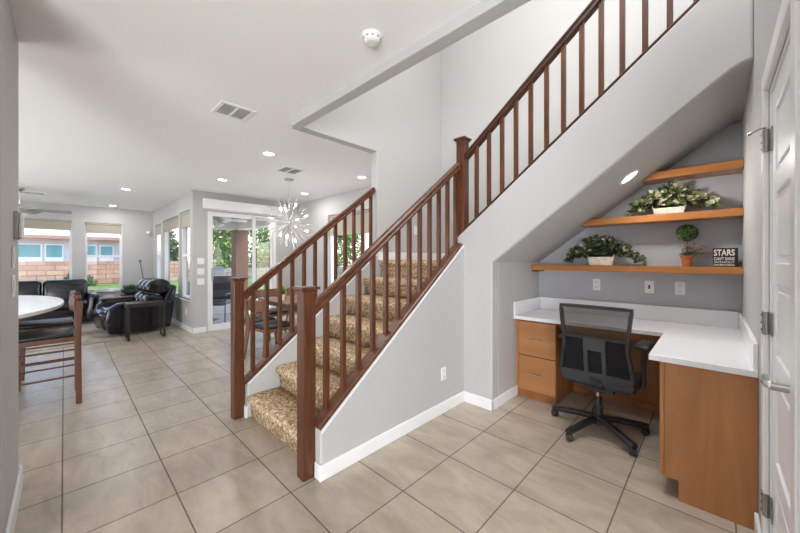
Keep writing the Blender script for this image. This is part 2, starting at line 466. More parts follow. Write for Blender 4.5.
# baseboards
def bb(name, pts, label, h=.10, t=.016):
    q = MB()
    for (x0, y0), (x1, y1) in pts:
        q.box(min(x0, x1), max(x0, x1), min(y0, y1), max(y0, y1), 0, h)
    return struct(name, q, TRIM, label, bevel=.006)
T = .016
bb('baseboard_stair', [((-1.745, 1.085), (-1.745+T, YF-T)), ((-1.80, 1.087), (-1.7452, 1.10)), ((-1.745, YF-T), (XL+T, YF)), ((XL, YF-T), (XL+T, 3.19))], 'white baseboard along the foot of the stair wall')
bb('baseboard_stair_far', [((-3.01-T, 1.085), (-2.885, 1.10)), ((-3.01-T, 1.085), (-3.01, 3.75))], 'white baseboard at the far stair wall')
bb('baseboard_left', [((-2.985, -.189), (-2.20, -.189+T)), ((-2.985-T, -.36), (-2.985, -.189+T))], 'white baseboard along the near left wall', h=.13)
bb('baseboard_patio', [((-10.85, 1.655-T), (-6.94+T, 1.655)), ((-6.94, 1.655-T), (-6.94+T, 1.88)), ((-10.85, -3.6), (-10.85+T, 1.655)), ((-6.94, 3.27), (-6.94+T, 3.75)), ((-6.94, 3.75-T), (-3.01, 3.75))], 'white baseboard around the living and dining rooms')
bb('baseboard_right', [((XR-T, 2.045), (XR, 2.41)), ((XR-T, 1.13), (XR, 1.23))], 'white baseboard on the right wall by the desk')
# landing baseboard
q = MB(); q.box(-2.90, -1.7, YT-T, YT, 1.36, 1.46); q.box(-2.90, -2.90+T, 2.62, YT, 1.36, 1.46)
struct('baseboard_landing', q, TRIM, 'white baseboard around the stair landing')

# ------------------------------------------------------------------ windows and doors
def window_in_x(name, x, y0, y1, z0, z1, blind, label, inward=1, rail=None):
    """window in a wall of constant x; the room is on the +x side"""
    q = MB(); f = .045; d0, d1 = x-.11, x-.04
    q.box(d0, d1, y0, y1, z0, z0+f); q.box(d0, d1, y0, y1, z1-f, z1); q.box(d0, d1, y0, y0+f, z0+f, z1-f); q.box(d0, d1, y1-f, y1, z0+f, z1-f)
    if rail: q.box(d0+.01, d1, y0+f, y1-f, rail-.025, rail+.025)
    o = struct(name, q, TRIM, label)
    bx('pane', GLASS, x-.08, x-.074, y0+f, y1-f, z0+f, z1-f, parent=o)
    bx('sill', TRIM, x-.04, x+.025, y0-.01, y1+.01, z0-.02, z0, parent=o)
    if blind:
        q = MB(); q.box(x-.036, x-.028, y0+.02, y1-.02, blind, z1-.03); q.tube([(x-.03, y0+.02, z1-.035), (x-.03, y1-.02, z1-.035)], .022, 10)
        q.tube([(x-.032, y0+.02, blind), (x-.032, y1-.02, blind)], .010, 8)
        q.build('roller_blind', BLIND, o)
    return o
def window_in_y(name, y, x0, x1, z0, z1, blind, label, rail=None, mull=None):
    """window in a wall of constant y; the room is on the -y side"""
    q = MB(); f = .045; d0, d1 = y+.04, y+.11
    q.box(x0, x1, d0, d1, z0, z0+f); q.box(x0, x1, d0, d1, z1-f, z1); q.box(x0, x0+f, d0, d1, z0+f, z1-f); q.box(x1-f, x1, d0, d1, z0+f, z1-f)
    if rail: q.box(x0+f, x1-f, d0, d1-.01, rail-.025, rail+.025)
    if mull: q.box(mull-.03, mull+.03, d0, d1, z0+f, z1-f)
    o = struct(name, q, TRIM, label)
    bx('pane', GLASS, x0+f, x1-f, y+.074, y+.08, z0+f, z1-f, parent=o)
    bx('sill', TRIM, x0-.01, x1+.01, y-.025, y+.04, z0-.02, z0, parent=o)
    if blind:
        q = MB(); q.box(x0+.02, x1-.02, y+.028, y+.036, blind, z1-.03); q.tube([(x0+.02, y+.03, z1-.035), (x1-.02, y+.03, z1-.035)], .022, 10)
        q.tube([(x0+.02, y+.032, blind), (x1-.02, y+.032, blind)], .010, 8)
        q.build('roller_blind', BLIND, o)
    return o
window_in_x('window_1', -10.85, -1.6, .13, .60, 2.30, 2.07, 'wide living room window behind the black sofa')
window_in_x('window_2', -10.85, .345, 1.035, .60, 2.28, 2.03, 'narrow living room window with a half lowered beige shade', rail=1.46)
window_in_y('window_3', 1.655, -10.53, -9.78, .60, 2.27, 2.02, 'narrow window nearest the far corner', rail=1.46)
window_in_y('window_4', 1.655, -9.60, -8.02, .60, 2.30, 2.05, 'wide middle window with a beige shade')
window_in_y('window_5', 1.655, -7.92, -7.14, .60, 2.33, 2.02, 'narrow window nearest the wall corner by the patio door', rail=1.46)
window_in_y('window_6', 3.75, -5.66, -4.22, .55, 2.27, 1.86, 'dining window seen between the balusters', mull=-4.55)
# casing round the dining window
q = MB()
q.box(-5.74, -5.66, 3.735, 3.75, .5, 2.35); q.box(-4.22, -4.14, 3.735, 3.75, .5, 2.35); q.box(-5.66, -4.22, 3.735, 3.75, 2.27, 2.35)
struct('trim_4', q, WALL, 'casing round the dining window')

# sliding patio door
q = MB(); x0, x1 = -7.06, -6.95
q.box(x0, x1, 1.90, 1.965, 0, 2.30); q.box(x0, x1, 3.19, 3.25, 0, 2.30); q.box(x0, x1, 1.965, 3.19, 2.265, 2.30); q.box(x0, x1, 1.965, 3.19, 0, .05)
d2 = struct('door_2', q, TRIM, 'white sliding glass patio door')
q = MB(); a, b, c, d = 1.965, 2.80, .05, 2.265
q.box(-7.00, -6.965, a, a+.03, c, d); q.box(-7.00, -6.965, b-.05, b, c, d); q.box(-7.00, -6.965, a+.03, b-.07, c, c+.07); q.box(-7.00, -6.965, a+.03, b-.07, d-.05, d)
sl = q.build('sliding_panel', TRIM, d2)
bx('pane', GLASS, -6.985, -6.980, a+.03, b-.07, c+.07, d-.05, parent=sl)
q = MB(); q.box(-6.965, -6.93, 1.975, 1.995, .98, 1.22); q.build('pull_handle', NICKEL, sl)
q = MB(); a, b = 2.80, 3.19
q.box(-7.045, -7.01, a-.03, a+.035, c, d); q.box(-7.045, -7.01, b-.04, b, c, d); q.box(-7.045, -7.01, a+.05, b-.04, c, c+.07); q.box(-7.045, -7.01, a+.05, b-.04, d-.05, d)
fx = q.build('fixed_panel', TRIM, d2)
bx('pane', GLASS, -7.03, -7.025, a+.05, b-.04, c+.07, d-.05, parent=fx)
# valance above it
v = thing('door_valance', 'white boxed blind valance mounted above the sliding patio door', 'valance', (-6.94, 2.6, 2.352))
q = MB(); q.box(0, .11, -.79, .78, -.02, .17); q.build('cassette', TRIM, v, bevel=.012)
q = MB(); q.box(.03, .05, -.74, .75, -.035, -.021); q.build('bottom_rail', TRIM, v)

# door_1 : white hinged door in the right wall
q = MB()   # casing (proud of the wall)
XC = XR-.018
q.box(XC, XR, DY1, DY1+.075, 0, DZ+.075); q.box(XC, XR, DY0-.075, DY0, 0, DZ+.075); q.box(XC, XR, DY0, DY1, DZ, DZ+.075)
q.box(XR, XR+.12, DY1-.012, DY1, 0, DZ); q.box(XR, XR+.12, DY0, DY0+.012, 0, DZ); q.box(XR, XR+.12, DY0+.012, DY1-.012, DZ-.012, DZ)
d1 = struct('door_1', q, TRIM, 'white panelled hinged door with nickel lever at the right edge', bevel=.004)
q = MB(); ya, yb = DY0+.015, DY1-.015
stile = .09; zc = [.02, .55, .95, 1.30, 1.64, 2.02]
fr0, fr1 = XR+.006, XR+.041
q.box(fr0+.010, fr1-.010, ya, yb, .01, DZ-.016)
q.box(fr0, fr1, ya, ya+stile, .01, DZ-.016); q.box(fr0, fr1, yb-stile, yb, .01, DZ-.016)
for z in (.01, .52, .92, 1.27, 1.61): q.box(fr0, fr1, ya+stile, yb-stile, z, z+(.14 if z < .1 else .08))
q.box(fr0, fr1, ya+stile, yb-stile, 1.93, DZ-.016)
leafo = q.build('door_leaf', DOORW, d1, bevel=.004)
q = MB()
for z0, z1 in ((.15, .52), (.60, .92), (1.00, 1.27), (1.35, 1.61), (1.69, 1.93)):
    q.box(fr0+.003, fr0+.012, ya+stile+.025, yb-stile-.025, z0+.025, z1-.025)
q.build('raised_panel', DOORW, leafo, bevel=.006)
for z in (1.84, 1.107, .374):
    q = MB(); yh = DY1-.006
    q.tube([(XR-.008, yh, z-.045), (XR-.008, yh, z+.045)], .007, 10)
    q.box(XR-.020, XR-.016, yh+.004, yh+.036, z-.045, z+.045); q.box(XR+.001, XR+.005, yh-.040, yh-.002, z-.045, z+.045)
    h = q.build('hinge', HINGE, d1)
    for dz in (-.03, 0, .03):
        q = MB(); q.lathe([(.0045, 0), (.0045, .002)], n=8, M=Matrix.Translation((XR-.0165-.004, yh+.024, z+dz)) @ Matrix.Rotation(-PI/2, 4, 'Y')); q.build('screw', BLKM, h)
q = MB(); q.tube([(XR-.008, DY1-.006, 1.892), (XR-.03, DY1-.004, 1.892), (XR-.050, DY1, 1.882)], .004, 8)
q.lathe([(.006, 0), (.006, .012)], n=10, M=Matrix.Translation((XR-.050, DY1, 1.882)) @ Matrix.Rotation(-PI/2-.4, 4, 'Y'))
q.build('hinge_doorstop', HINGE, d1)
q = MB(); hy = DY0+.075; hz = 1.005
q.lathe([(.030, 0), (.030, .006), (.024, .010), (.011, .012), (.011, .050)], n=20, M=Matrix.Translation((fr0, hy, hz)) @ Matrix.Rotation(-PI/2, 4, 'Y'))
q.tube([(fr0-.046, hy, hz), (fr0-.056, hy+.02, hz), (fr0-.058, hy+.06, hz-.002), (fr0-.052, hy+.115, hz-.004)], (.009, .011), 10)
q.build('lever_handle', NICKEL, d1, smooth=True)

# ------------------------------------------------------------------ STAIRCASE (carpeted)
st = thing('carpeted_staircase', 'L-shaped staircase with tan speckled shag carpet on every step', 'staircase', (-2.38, 1.12, 0))
RISE = 1.36/7
ox, oy = 2.38, -1.12
def step_mesh(x0, x1, y0, y1, ztop, h, ax='y', nose=.03):
    """carpeted step with rounded nose, in world coordinates"""
    q = MB(); r = .032; pts = []
    # profile (run, z); run measured from riser
    pts = [(0, ztop-h), (0, ztop-2*r-.005)]
    for k in range(7):
        a = -PI/2 - PI*k/6
        pts.append((-nose+r*.0+r*math.cos(a)*1.0+.0, ztop-r+r*math.sin(a)*1.0))
    return q, pts
NY = [1.12+.2567*k for k in range(7)]
rnd = random.Random(3)
def carpet_step(xa, xb, y0, y1, ztop, h):
    q = MB(); r = .035
    pts = [(y0+.012, ztop-h), (y0+.006, ztop-2*r-.01), (y0-.014, ztop-2*r+.004), (y0-.028, ztop-r*1.5), (y0-.032, ztop-r), (y0-.027, ztop-r*.45), (y0-.012, ztop-.006), (y0+.01, ztop), (y1+.03, ztop), (y1+.03, ztop-h)]
    n = 30; rings = []
    for i in range(n+1):
        x = xa+(xb-xa)*i/n
        rings.append([q.bm.verts.new((x, y+(rnd.uniform(-.004, .004) if 0 < k < 8 else 0), z+(rnd.uniform(-.004, .004) if 0 < k < 8 else 0))) for k, (y, z) in enumerate(pts)])
    m = len(pts); fs = []
    for A, B in zip(rings, rings[1:]):
        for k in range(m): fs.append(q.bm.faces.new([A[k], A[(k+1) % m], B[(k+1) % m], B[k]]))
    fs.append(q.bm.faces.new(rings[0])); fs.append(q.bm.faces.new(rings[-1][::-1]))
    bmesh.ops.recalc_face_normals(q.bm, faces=fs)
    return q
for k in range(6):
    q = carpet_step(-2.888, -1.877, NY[k], NY[k+1], RISE*(k+1), RISE-.001)
    bmesh.ops.translate(q.bm, vec=(ox, oy, 0), verts=q.bm.verts)
    q.build('step', CARPET, st, smooth=True)
q = carpet_step(-2.888, -1.877, NY[6], 2.70, 1.36, RISE-.001); 
q.box(-2.898, -1.877, 2.69, YT-.002, 1.20, 1.36); q.box(-1.877, -1.70, YF+.121, YT-.002, 1.20, 1.36)
bmesh.ops.translate(q.bm, vec=(ox, oy, 0), verts=q.bm.verts)
q.build('landing', CARPET, st)
# upper flight steps
for k in range(8):
    xa = -1.72+.25*k; z = 1.36+RISE*(k+1)
    if xa > .05: break
    q = MB(); x2 = min(xa+.28, XR-.001)
    pts = [(xa, max(z-RISE, soff(xa)+.12 if xa > XL else 0)), (xa, z-.07), (xa-.03, z-.05), (xa-.03, z-.015), (xa-.01, z), (x2, z), (x2, z-RISE)]
    q.prism(pts, 'y', YF+.121, YT-.001)
    bmesh.ops.translate(q.bm, vec=(ox, oy, 0), verts=q.bm.verts)
    q.build('step', CARPET, st)

# ------------------------------------------------------------------ RAILINGS
HR = [(-.030, -.028), (.030, -.028), (.030, -.012), (.024, -.006), (.024, .002), (.031, .008), (.031, .020), (.018, .030), (-.018, .030), (-.031, .020), (-.031, .008), (-.024, .002), (-.024, -.006), (-.030, -.012)]
def newel(parent, x, y, z0, z1, wdt=.09, slope_cut=None):
    h = wdt/2
    q = MB(); q.box(x-h, x+h, y-h, y+h, z0, z1)
    if slope_cut:
        for v in q.bm.verts:
            if v.co.z < z0+.001: v.co.z = slope_cut(v.co.x, v.co.y)
    n = q.build('newel_post', RAILW, parent, bevel=.004)
    q = MB()
    q.box(x-h-.008, x+h+.008, y-h-.008, y+h+.008, z1-.022, z1-.006)
    q.box(x-h-.020, x+h+.020, y-h-.020, y+h+.020, z1-.004, z1+.014)
    v = [q.bm.verts.new(p) for p in ((x-h-.016, y-h-.016, z1+.014), (x+h+.016, y-h-.016, z1+.014), (x+h+.016, y+h+.016, z1+.014), (x-h-.016, y+h+.016, z1+.014), (x, y, z1+.018))]
    for i in range(4): q.bm.faces.new([v[i], v[(i+1) % 4], v[4]])
    q.build('post_cap', RAILW, n, bevel=.003)
    return n
# near railing of the lower flight, centre plane x=-1.815
XN = -1.815
r1 = thing('stair_railing', 'near mahogany stair railing of the lower flight, between two square newel posts', 'railing')
newel(r1, -1.848, 1.061, 0, 1.180, .085)
newel(r1, -1.790, 2.738, 1.5, 2.545, slope_cut=lambda x, y: shoe_u(-1.80)+.77*(x+1.80) if y < 9 else 0)
def zr(y): return 1.065+.770*(y-1.105)      # handrail centre
q = MB(); q.sweep(HR, [(XN, 1.105, zr(1.105)), (XN, 2.695, zr(2.695))]); q.build('handrail', RAILY, r1)
q = MB(); q.sweep([(-.05, 0), (.05, 0), (.05, .018), (.040, .026), (-.040, .026), (-.05, .018)], [(-1.805, 1.106, curb(ZS, 1.106)), (-1.805, YF-.002, curb(ZS, YF-.002))]); q.build('base_rail', RAILY, r1)
def baluster(parent, a, b, m=RAILW):
    q = MB(); q.bar(a, b, .032, .032, up=(0, 1, 0)); return q.build('baluster', m, parent, bevel=.002)
for k in range(12):
    y = 1.185+.1333*k
    baluster(r1, (XN, y, curb(ZS, y)+.012), (XN, y, zr(y)-.012))
# far railing
XFL = -2.955
r2 = thing('stair_railing', 'far mahogany stair railing of the lower flight, ending at the grey wall corner', 'railing')
newel(r2, -2.975, 1.045, 0, 1.195, .085)
def zl(y): return 1.045+.770*(y-1.085)
q = MB(); q.sweep(HR, [(XFL, 1.083, zl(1.083)), (XFL, 2.598, zl(2.598))]); q.build('handrail', RAILY, r2)
q = MB(); q.sweep([(-.05, 0), (.05, 0), (.05, .018), (.040, .026), (-.040, .026), (-.05, .018)], [(-2.95, 1.088, curb(ZS, 1.088)), (-2.95, 2.598, curb(ZS, 2.598))]); q.build('base_rail', RAILY, r2)
for k in range(12):
    y = 1.168+.1255*k
    baluster(r2, (XFL, y, curb(ZS, y)+.012), (XFL, y, zl(y)-.012))
# upper railing
YU = 2.735
r3 = thing('stair_railing', 'upper mahogany railing climbing right above the desk alcove', 'railing')
def zu(x): return 2.365+.800*(x+1.755)
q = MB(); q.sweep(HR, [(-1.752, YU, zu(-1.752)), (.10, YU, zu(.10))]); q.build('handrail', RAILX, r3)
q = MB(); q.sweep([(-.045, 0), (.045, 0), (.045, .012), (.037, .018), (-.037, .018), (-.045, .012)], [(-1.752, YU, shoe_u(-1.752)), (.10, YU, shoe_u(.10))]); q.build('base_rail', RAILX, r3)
for k in range(13):
    x = -1.63+.1292*k
    q = MB(); q.bar((x, YU, shoe_u(x)+.008), (x, YU, zu(x)-.015), .032, .032, up=(0, 1, 0)); q.build('baluster', RAILX if False else RAILW, r3, bevel=.002)

# ------------------------------------------------------------------ DESK
CT = .808; CTH = .033
ct = thing('desk_countertop', 'L-shaped white quartz desk countertop with raised backsplash', 'countertop', (-.65, 3.2, CT))
def loc(q, o):
    bmesh.ops.translate(q.bm, vec=(-o.location.x, -o.location.y, -o.location.z), verts=q.bm.verts); return q
q = MB(); q.prism([(XL+.001, 3.125), (-.280, 3.178), (-.280, 2.392), (XR-.001, 2.392), (XR-.001, YB-.001), (XL+.001, YB-.001)], 'z', CT-CTH, CT)
loc(q, ct).build('worktop', QUARTZ, ct, bevel=.003)
q = MB(); q.box(XL+.021, XR-.021, YB-.021, YB-.001, CT, .944); loc(q, ct).build('backsplash', QUARTZ, ct, bevel=.002)
q = MB(); q.box(XL+.001, XL+.020, 3.125, YB-.001, CT, .944); loc(q, ct).build('backsplash', QUARTZ, ct, bevel=.002)
q = MB(); q.box(XR-.020, XR-.001, 2.40, YB-.001, CT, .944); loc(q, ct).build('backsplash', QUARTZ, ct, bevel=.002)
ZT = CT-CTH-.001
# left drawer cabinet
cb = thing('drawer_cabinet', 'honey maple two-drawer cabinet under the left end of the desk', 'cabinet', (-1.25, 3.5, 0))
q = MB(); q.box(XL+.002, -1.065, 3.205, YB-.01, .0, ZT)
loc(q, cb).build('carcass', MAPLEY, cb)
q = MB(); q.box(XL+.002, XL+.026, 3.182, 3.204, .0, ZT)
loc(q, cb).build('stile', MAPLE, cb)
for z0, z1 in ((.078, .415), (.424, .752)):
    q = MB(); q.box(XL+.028, -1.066, 3.184, 3.204, z0, z1)
    dr = loc(q, cb).build('drawer', MAPLED, cb, bevel=.002)
    zz = (z0+z1)/2
    q = MB(); hx = -1.252
    q.tube([(hx-.068, 3.156, zz+.005), (hx+.068, 3.156, zz+.005)], .006, 10)
    q.tube([(hx-.055, 3.156, zz+.005), (hx-.055, 3.184, zz+.005)], .0045, 8, up=(1, 0, 0)); q.tube([(hx+.055, 3.156, zz+.005), (hx+.055, 3.184, zz+.005)], .0045, 8, up=(1, 0, 0))
    loc(q, cb).build('bar_handle', NICKEL, dr)
# right return cabinet
rc = thing('return_cabinet', 'honey maple cabinet with broad end panel under the right leg of the desk', 'cabinet', (0, 3.0, 0))
q = MB(); q.prism([(-.147, 0), (XR-.002, 0), (XR-.002, ZT), (-.209, ZT), (-.209, .112), (-.147, .112)], 'y', 2.415, 2.433)
loc(q, rc).build('end_panel', MAPLE, rc, bevel=.001)
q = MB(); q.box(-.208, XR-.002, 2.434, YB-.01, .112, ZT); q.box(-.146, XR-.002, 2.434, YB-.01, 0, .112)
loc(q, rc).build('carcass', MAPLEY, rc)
for y0, y1 in ((2.418, 2.86), (2.865, 3.30)):
    q = MB(); q.box(-.231, -.210, y0, y1, .115, ZT-.003); dr = loc(q, rc).build('cabinet_door', MAPLE, rc, bevel=.002)
# knee space: back panel and pencil drawer
kp = thing('knee_space_panel', 'honey maple back panel closing the knee space behind the chair', 'panel', (-.64, 3.70, 0))
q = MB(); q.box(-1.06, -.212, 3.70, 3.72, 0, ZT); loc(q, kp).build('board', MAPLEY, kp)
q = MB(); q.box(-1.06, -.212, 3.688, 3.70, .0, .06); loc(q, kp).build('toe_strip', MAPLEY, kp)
pd = thing('pencil_drawer', 'shallow honey maple apron drawer under the counter above the knee space', 'drawer', (-.64, 3.3, .70))
q = MB(); q.box(-1.062, -.36, 3.30, 3.318, .695, ZT); loc(q, pd).build('drawer_front', MAPLEX, pd, bevel=.002)
q = MB(); q.box(-1.062, -.233, 3.318, 3.66, .71, ZT); loc(q, pd).build('drawer_box', MAPLEY, pd)

# shelves
SF = 3.55
def shelf(label, z0, z1, zb=None):
    o = thing('floating_shelf', label, 'shelf', (XR, YB, z0), 0, 'thick maple shelves in the alcove')
    def xs(z): return max(XL+.001, -1.437+(z-1.339)/.747)
    q = MB()
    a, b = xs(z0)+.004, xs(z1)+.004
    if z0 < 1.3: a = b = XL+.001
    q.prism([(a, z0), (XR-.001, z0), (XR-.001, z1), (b, z1)], 'y', SF, YB-.001)
    loc(q, o).build('board', MAPLEX, o, bevel=.002)
    return o
s1 = shelf('lowest and longest maple shelf, holding the small black sign', 1.252, 1.307)
q = MB(); q.box(XL+.001, XL+.06, SF+.03, YB-.002, 1.236, 1.2515)
loc(q, s1).build('cleat', BLKM, s1)
shelf('middle maple shelf holding only a pot of cream variegated ivy', 1.696, 1.756)
shelf('topmost and shortest maple shelf, bare on top', 2.060, 2.122)

# wall outlets
def plate(label, M, kind='outlet', n=1):
    o = bpy.data.objects.new('wall_outlet' if kind == 'outlet' else 'light_switch', None); C.objects.link(o)
    o.empty_display_size = .05
    o.matrix_world = M
    tag(o, label, 'outlet' if kind == 'outlet' else 'switch')
    wd = .070 if n == 1 else .07+.046*(n-1)
    q = MB(); q.box(-wd/2, wd/2, -.006, 0, -.0575, .0575); q.build('cover_plate', WHITE, o, bevel=.003)
    if kind == 'outlet':
        for z in (-.026, .026):
            q = MB(); q.box(-.017, .017, -.009, -.006, z-.015, z+.015)
            f = q.build('receptacle', WHITE, o, bevel=.003)
            for a in ((-.008, -.005, z-.004, z+.007), (.005, .008, z-.004, z+.007), (-.002, .002, z-.011, z-.007)):
                q = MB(); q.box(a[0], a[1], -.0095, -.009, a[2], a[3]); q.build('slot', BLKM, f)
    elif kind == 'jack':
        q = MB(); q.box(-.007, .007, -.008, -.006, -.018, .018); q.build('data_jack', BLKM, o, bevel=.002)
    else:
        for i in range(n):
            x = (i-(n-1)/2)*.046
            q = MB(); q.box(x-.016, x+.016, -.010, -.006, -.033, .033); q.build('rocker', WHITE, o, bevel=.002)
    return o
def M_y(x, y, z): return Matrix.Translation((x, y, z))                       # faces -y
def M_x(x, y, z): return Matrix.Translation((x, y, z)) @ Matrix.Rotation(PI/2, 4, 'Z')   # faces +x
plate('white duplex outlet in the alcove above the office chair, nearest the left side wall', M_y(-.868, YB-.0005, 1.112))
o = plate('white wall plate with two black jacks, between the two outlets in the alcove', M_y(-.437, YB-.0005, 1.112), 'jack'); o.name = 'wall_plate'; o['category'] = 'wall plate'
plate('white duplex outlet in the alcove below the terracotta topiary pot', M_y(-.220, YB-.0005, 1.112))
plate('white duplex outlet low on the grey wall below the near stair railing', M_x(-1.7445, 2.36, .345))
plate('white duplex outlet on the tall wall above the stair landing', M_x(-2.8995, 3.30, 1.76))
plate('white switch plate on the wall corner beside the patio door, topmost of three', M_x(-6.9395, 1.785, 1.345), 'switch', 2)
plate('white switch plate on the wall corner beside the patio door, middle of three', M_x(-6.9395, 1.785, 1.15), 'switch', 2)
plate('white switch plate on the wall corner beside the patio door, lowest of three', M_x(-6.9395, 1.785, .96), 'switch', 2)
plate('white outlet low under the tall windows behind the black recliner', M_y(-7.40, 1.6545, .36))
# near-left wall devices (wall faces +y)
def M_yb(x, y, z): return Matrix.Translation((x, y, z)) @ Matrix.Rotation(PI, 4, 'Z')
plate('light switch plate under the wall chime box at the left edge, upper of the two', M_yb(-2.64, -.1885, 1.375), 'switch', 1)
plate('light switch plate at the left edge, lower of the two below the wall chime box', M_yb(-2.64, -.1885, 1.225), 'switch', 2)
o = thing('door_chime', 'grey and white wall chime box at the left edge above two switches', 'chime', (-2.76, -.189, 1.55))
q = MB(); q.box(-.06, .06, 0, .018, -.075, .075); q.build('base', PEWTER, o, bevel=.003)
q = MB(); q.box(-.055, .055, .018, .032, -.070, .070); q.build('cover', WHITE, o, bevel=.01)
o = thing('motion_sensor', 'small white round sensor high in the far living room corner', 'sensor', (-10.85, 1.56, 2.09))
q = MB(); q.lathe([(.03, 0), (.045, .01), (.045, .05), (.03, .08), (.01, .085)], n=14, M=Matrix.Rotation(PI/2, 4, 'Y')); q.build('housing', WHITE, o, smooth=True)

# ------------------------------------------------------------------ OFFICE CHAIR
oc = thing('office_chair', 'black mesh-back swivel office chair on a five-star caster base', 'office chair', (-.668, 2.965, 0))
R0 = .335
q = MB(); q.lathe([(.030, .055), (.045, .07), (.045, .125), (.033, .135), (.033, .20)], n=20); q.build('hub', BLKP, oc)
for k in range(5):
    a = math.radians(177+72*k); c, s = math.cos(a), math.sin(a)
    q = MB()
    q.sweep([(-.022, -.018), (.022, -.018), (.026, .0), (.016, .018), (-.016, .018), (-.026, 0)], [(c*.03, s*.03, .105), (c*.15, s*.15, .098), (c*.27, s*.27, .080), (c*(R0+.015), s*(R0+.015), .070)])
    arm = q.build('base_leg', BLKP, oc, bevel=.003)
    q = MB(); M = Matrix.Translation((c*R0, s*R0, 0)) @ Matrix.Rotation(a+.8, 4, 'Z')
    for sx in (-1, 1):
        vs = q.lathe([(.010, -.010), (.024, -.009), (.026, 0), (.024, .009), (.010, .010)], n=16, M=M @ Matrix.Translation((.014*sx, 0, .0265)) @ Matrix.Rotation(PI/2, 4, 'Y'))
    q.box(-.008, .008, -.022, .022, .026, .052, M)
    q.tube([(c*R0, s*R0, .05), (c*R0, s*R0, .075)], .006, 8, up=(1, 0, 0))
    q.build('caster', BLKP, arm, smooth=False)
q = MB(); q.lathe([(.014, .20), (.014, .36)], n=14); q.build('gas_lift', CHROME, oc, smooth=False)
q = MB(); q.lathe([(.026, .19), (.026, .27), (.022, .275)], n=16); q.build('lift_cover', BLKP, oc)
# tilt mechanism
q = MB(); q.box(-.09, .09, -.12, .11, .345, .395); q.tube([(.0, 0, .37), (-.21, .03, .365)], .006, 8); q.build('tilt_mechanism', BLKP, oc, bevel=.01)
# seat
q = MB(); q.box(-.235, .235, -.20, .26, .410, .475)
for v in q.bm.verts:
    if v.co.z > .46 and v.co.y > .2: v.co.z -= .02
q.build('seat', BLKP, oc, bevel=.03, seg=4, smooth=True)
q = MB(); q.box(-.20, .20, -.17, .22, .392, .412); q.build('seat_pan', BLKP, oc, bevel=.01)
# back: outline in (x, z), leaning; back plane y
def by(z, x=0): return -.235 - .10*(z-.45) + .9*(z-.72)**2*.35 - .28*x*x
def ring_outline(t):
    """t: 0 outer, 1 inner : list of (x,z)"""
    Wt, Wm, Wb = .232, .205, .240
    pts = []
    zt, zb = 1.025, .475
    m = .032*t
    def half(z):
        u = (z-zb)/(zt-zb)
        if u > .45: return .212+(.240-.212)*((u-.45)/.55)**1.3
        return .212+.030*math.sin(min(1, (.45-u)/.45)*PI*.5)*(1 if u > .12 else (1-((.12-u)/.12)**2*.35))
    N = 14
    top = [(-half(zt)+m+(2*(half(zt)-m))*i/8, zt-m*.9-(.010*math.cos((i/8-.5)*PI) if False else 0)) for i in range(9)]
    right = [(half(zt-(zt-zb)*i/N)-m, zt-(zt-zb)*i/N) for i in range(1, N)]
    right = [(x, z) for x, z in right if z < zt-m-.01 and z > zb+m*1.6+.01]
    bot = [((half(zb)-m)*(1-2*i/8), zb+m*1.6-.035*math.cos((i/8-.5)*PI)) for i in range(9)]
    left = [(-x, z) for x, z in right[::-1]]
    return top+right+bot+left
fr = ring_outline(.35)
path = [(x, by(z, x), z) for x, z in fr]
q = MB(); q.sweep([(-.011, -.013), (.011, -.013), (.013, .013), (-.013, .013)][::1], path, up=(0, 1, 0), closed=True)
# recompute as flat frame ring instead of sweep twist: thickened border
bfr = q.build('back_frame', DGREY, oc, bevel=.004)
def strip(name, m, pts2, th=.006, off=0):
    """flat panel following the back curve; pts2 rows of (x0,x1,z)"""
    q = MB(); rows = []
    nx = 10
    for (x0, x1, z) in pts2:
        f = [q.bm.verts.new((x0+(x1-x0)*i/nx, by(z, x0+(x1-x0)*i/nx)-th/2+off, z)) for i in range(nx+1)]
        b = [q.bm.verts.new((x0+(x1-x0)*i/nx, by(z, x0+(x1-x0)*i/nx)+th/2+off, z)) for i in range(nx+1)]
        rows.append((f, b))
    for (f0, b0), (f1, b1) in zip(rows, rows[1:]):
        for i in range(nx):
            q.bm.faces.new([f0[i], f0[i+1], f1[i+1], f1[i]]); q.bm.faces.new([b0[i+1], b0[i], b1[i], b1[i+1]])
        q.bm.faces.new([f0[0], f1[0], b1[0], b0[0]]); q.bm.faces.new([f0[nx], b0[nx], b1[nx], f1[nx]])
    f, b = rows[0]; 
    for i in range(nx): q.bm.faces.new([f[i+1], f[i], b[i], b[i+1]])
    f, b = rows[-1]
    for i in range(nx): q.bm.faces.new([f[i], f[i+1], b[i+1], b[i]])
    bmesh.ops.recalc_face_normals(q.bm, faces=q.bm.faces)
    return q.build(name, m, oc, smooth=False)
def hw(z):
    u = (z-.465)/.56
    return (.212+(.028)*max(0, (u-.45)/.55)**1.3 if u > .45 else .212+.030*math.sin(min(1, (.45-u)/.45)*PI*.5))
strip('upper_mesh', MESHU, [(-hw(z)+.016, hw(z)-.016, z) for z in (.79, .85, .91, .97, 1.012)], .002)
strip('lower_mesh', MESHL, [(-hw(z)+.016, hw(z)-.016, z) for z in (.53, .60, .67, .74, .79)], .002)
strip('back_crossbar', DGREY, [(-hw(.79)+.005, hw(.79)-.005, .780), (-hw(.79)+.005, hw(.79)-.005, .797)], .016, -.003)
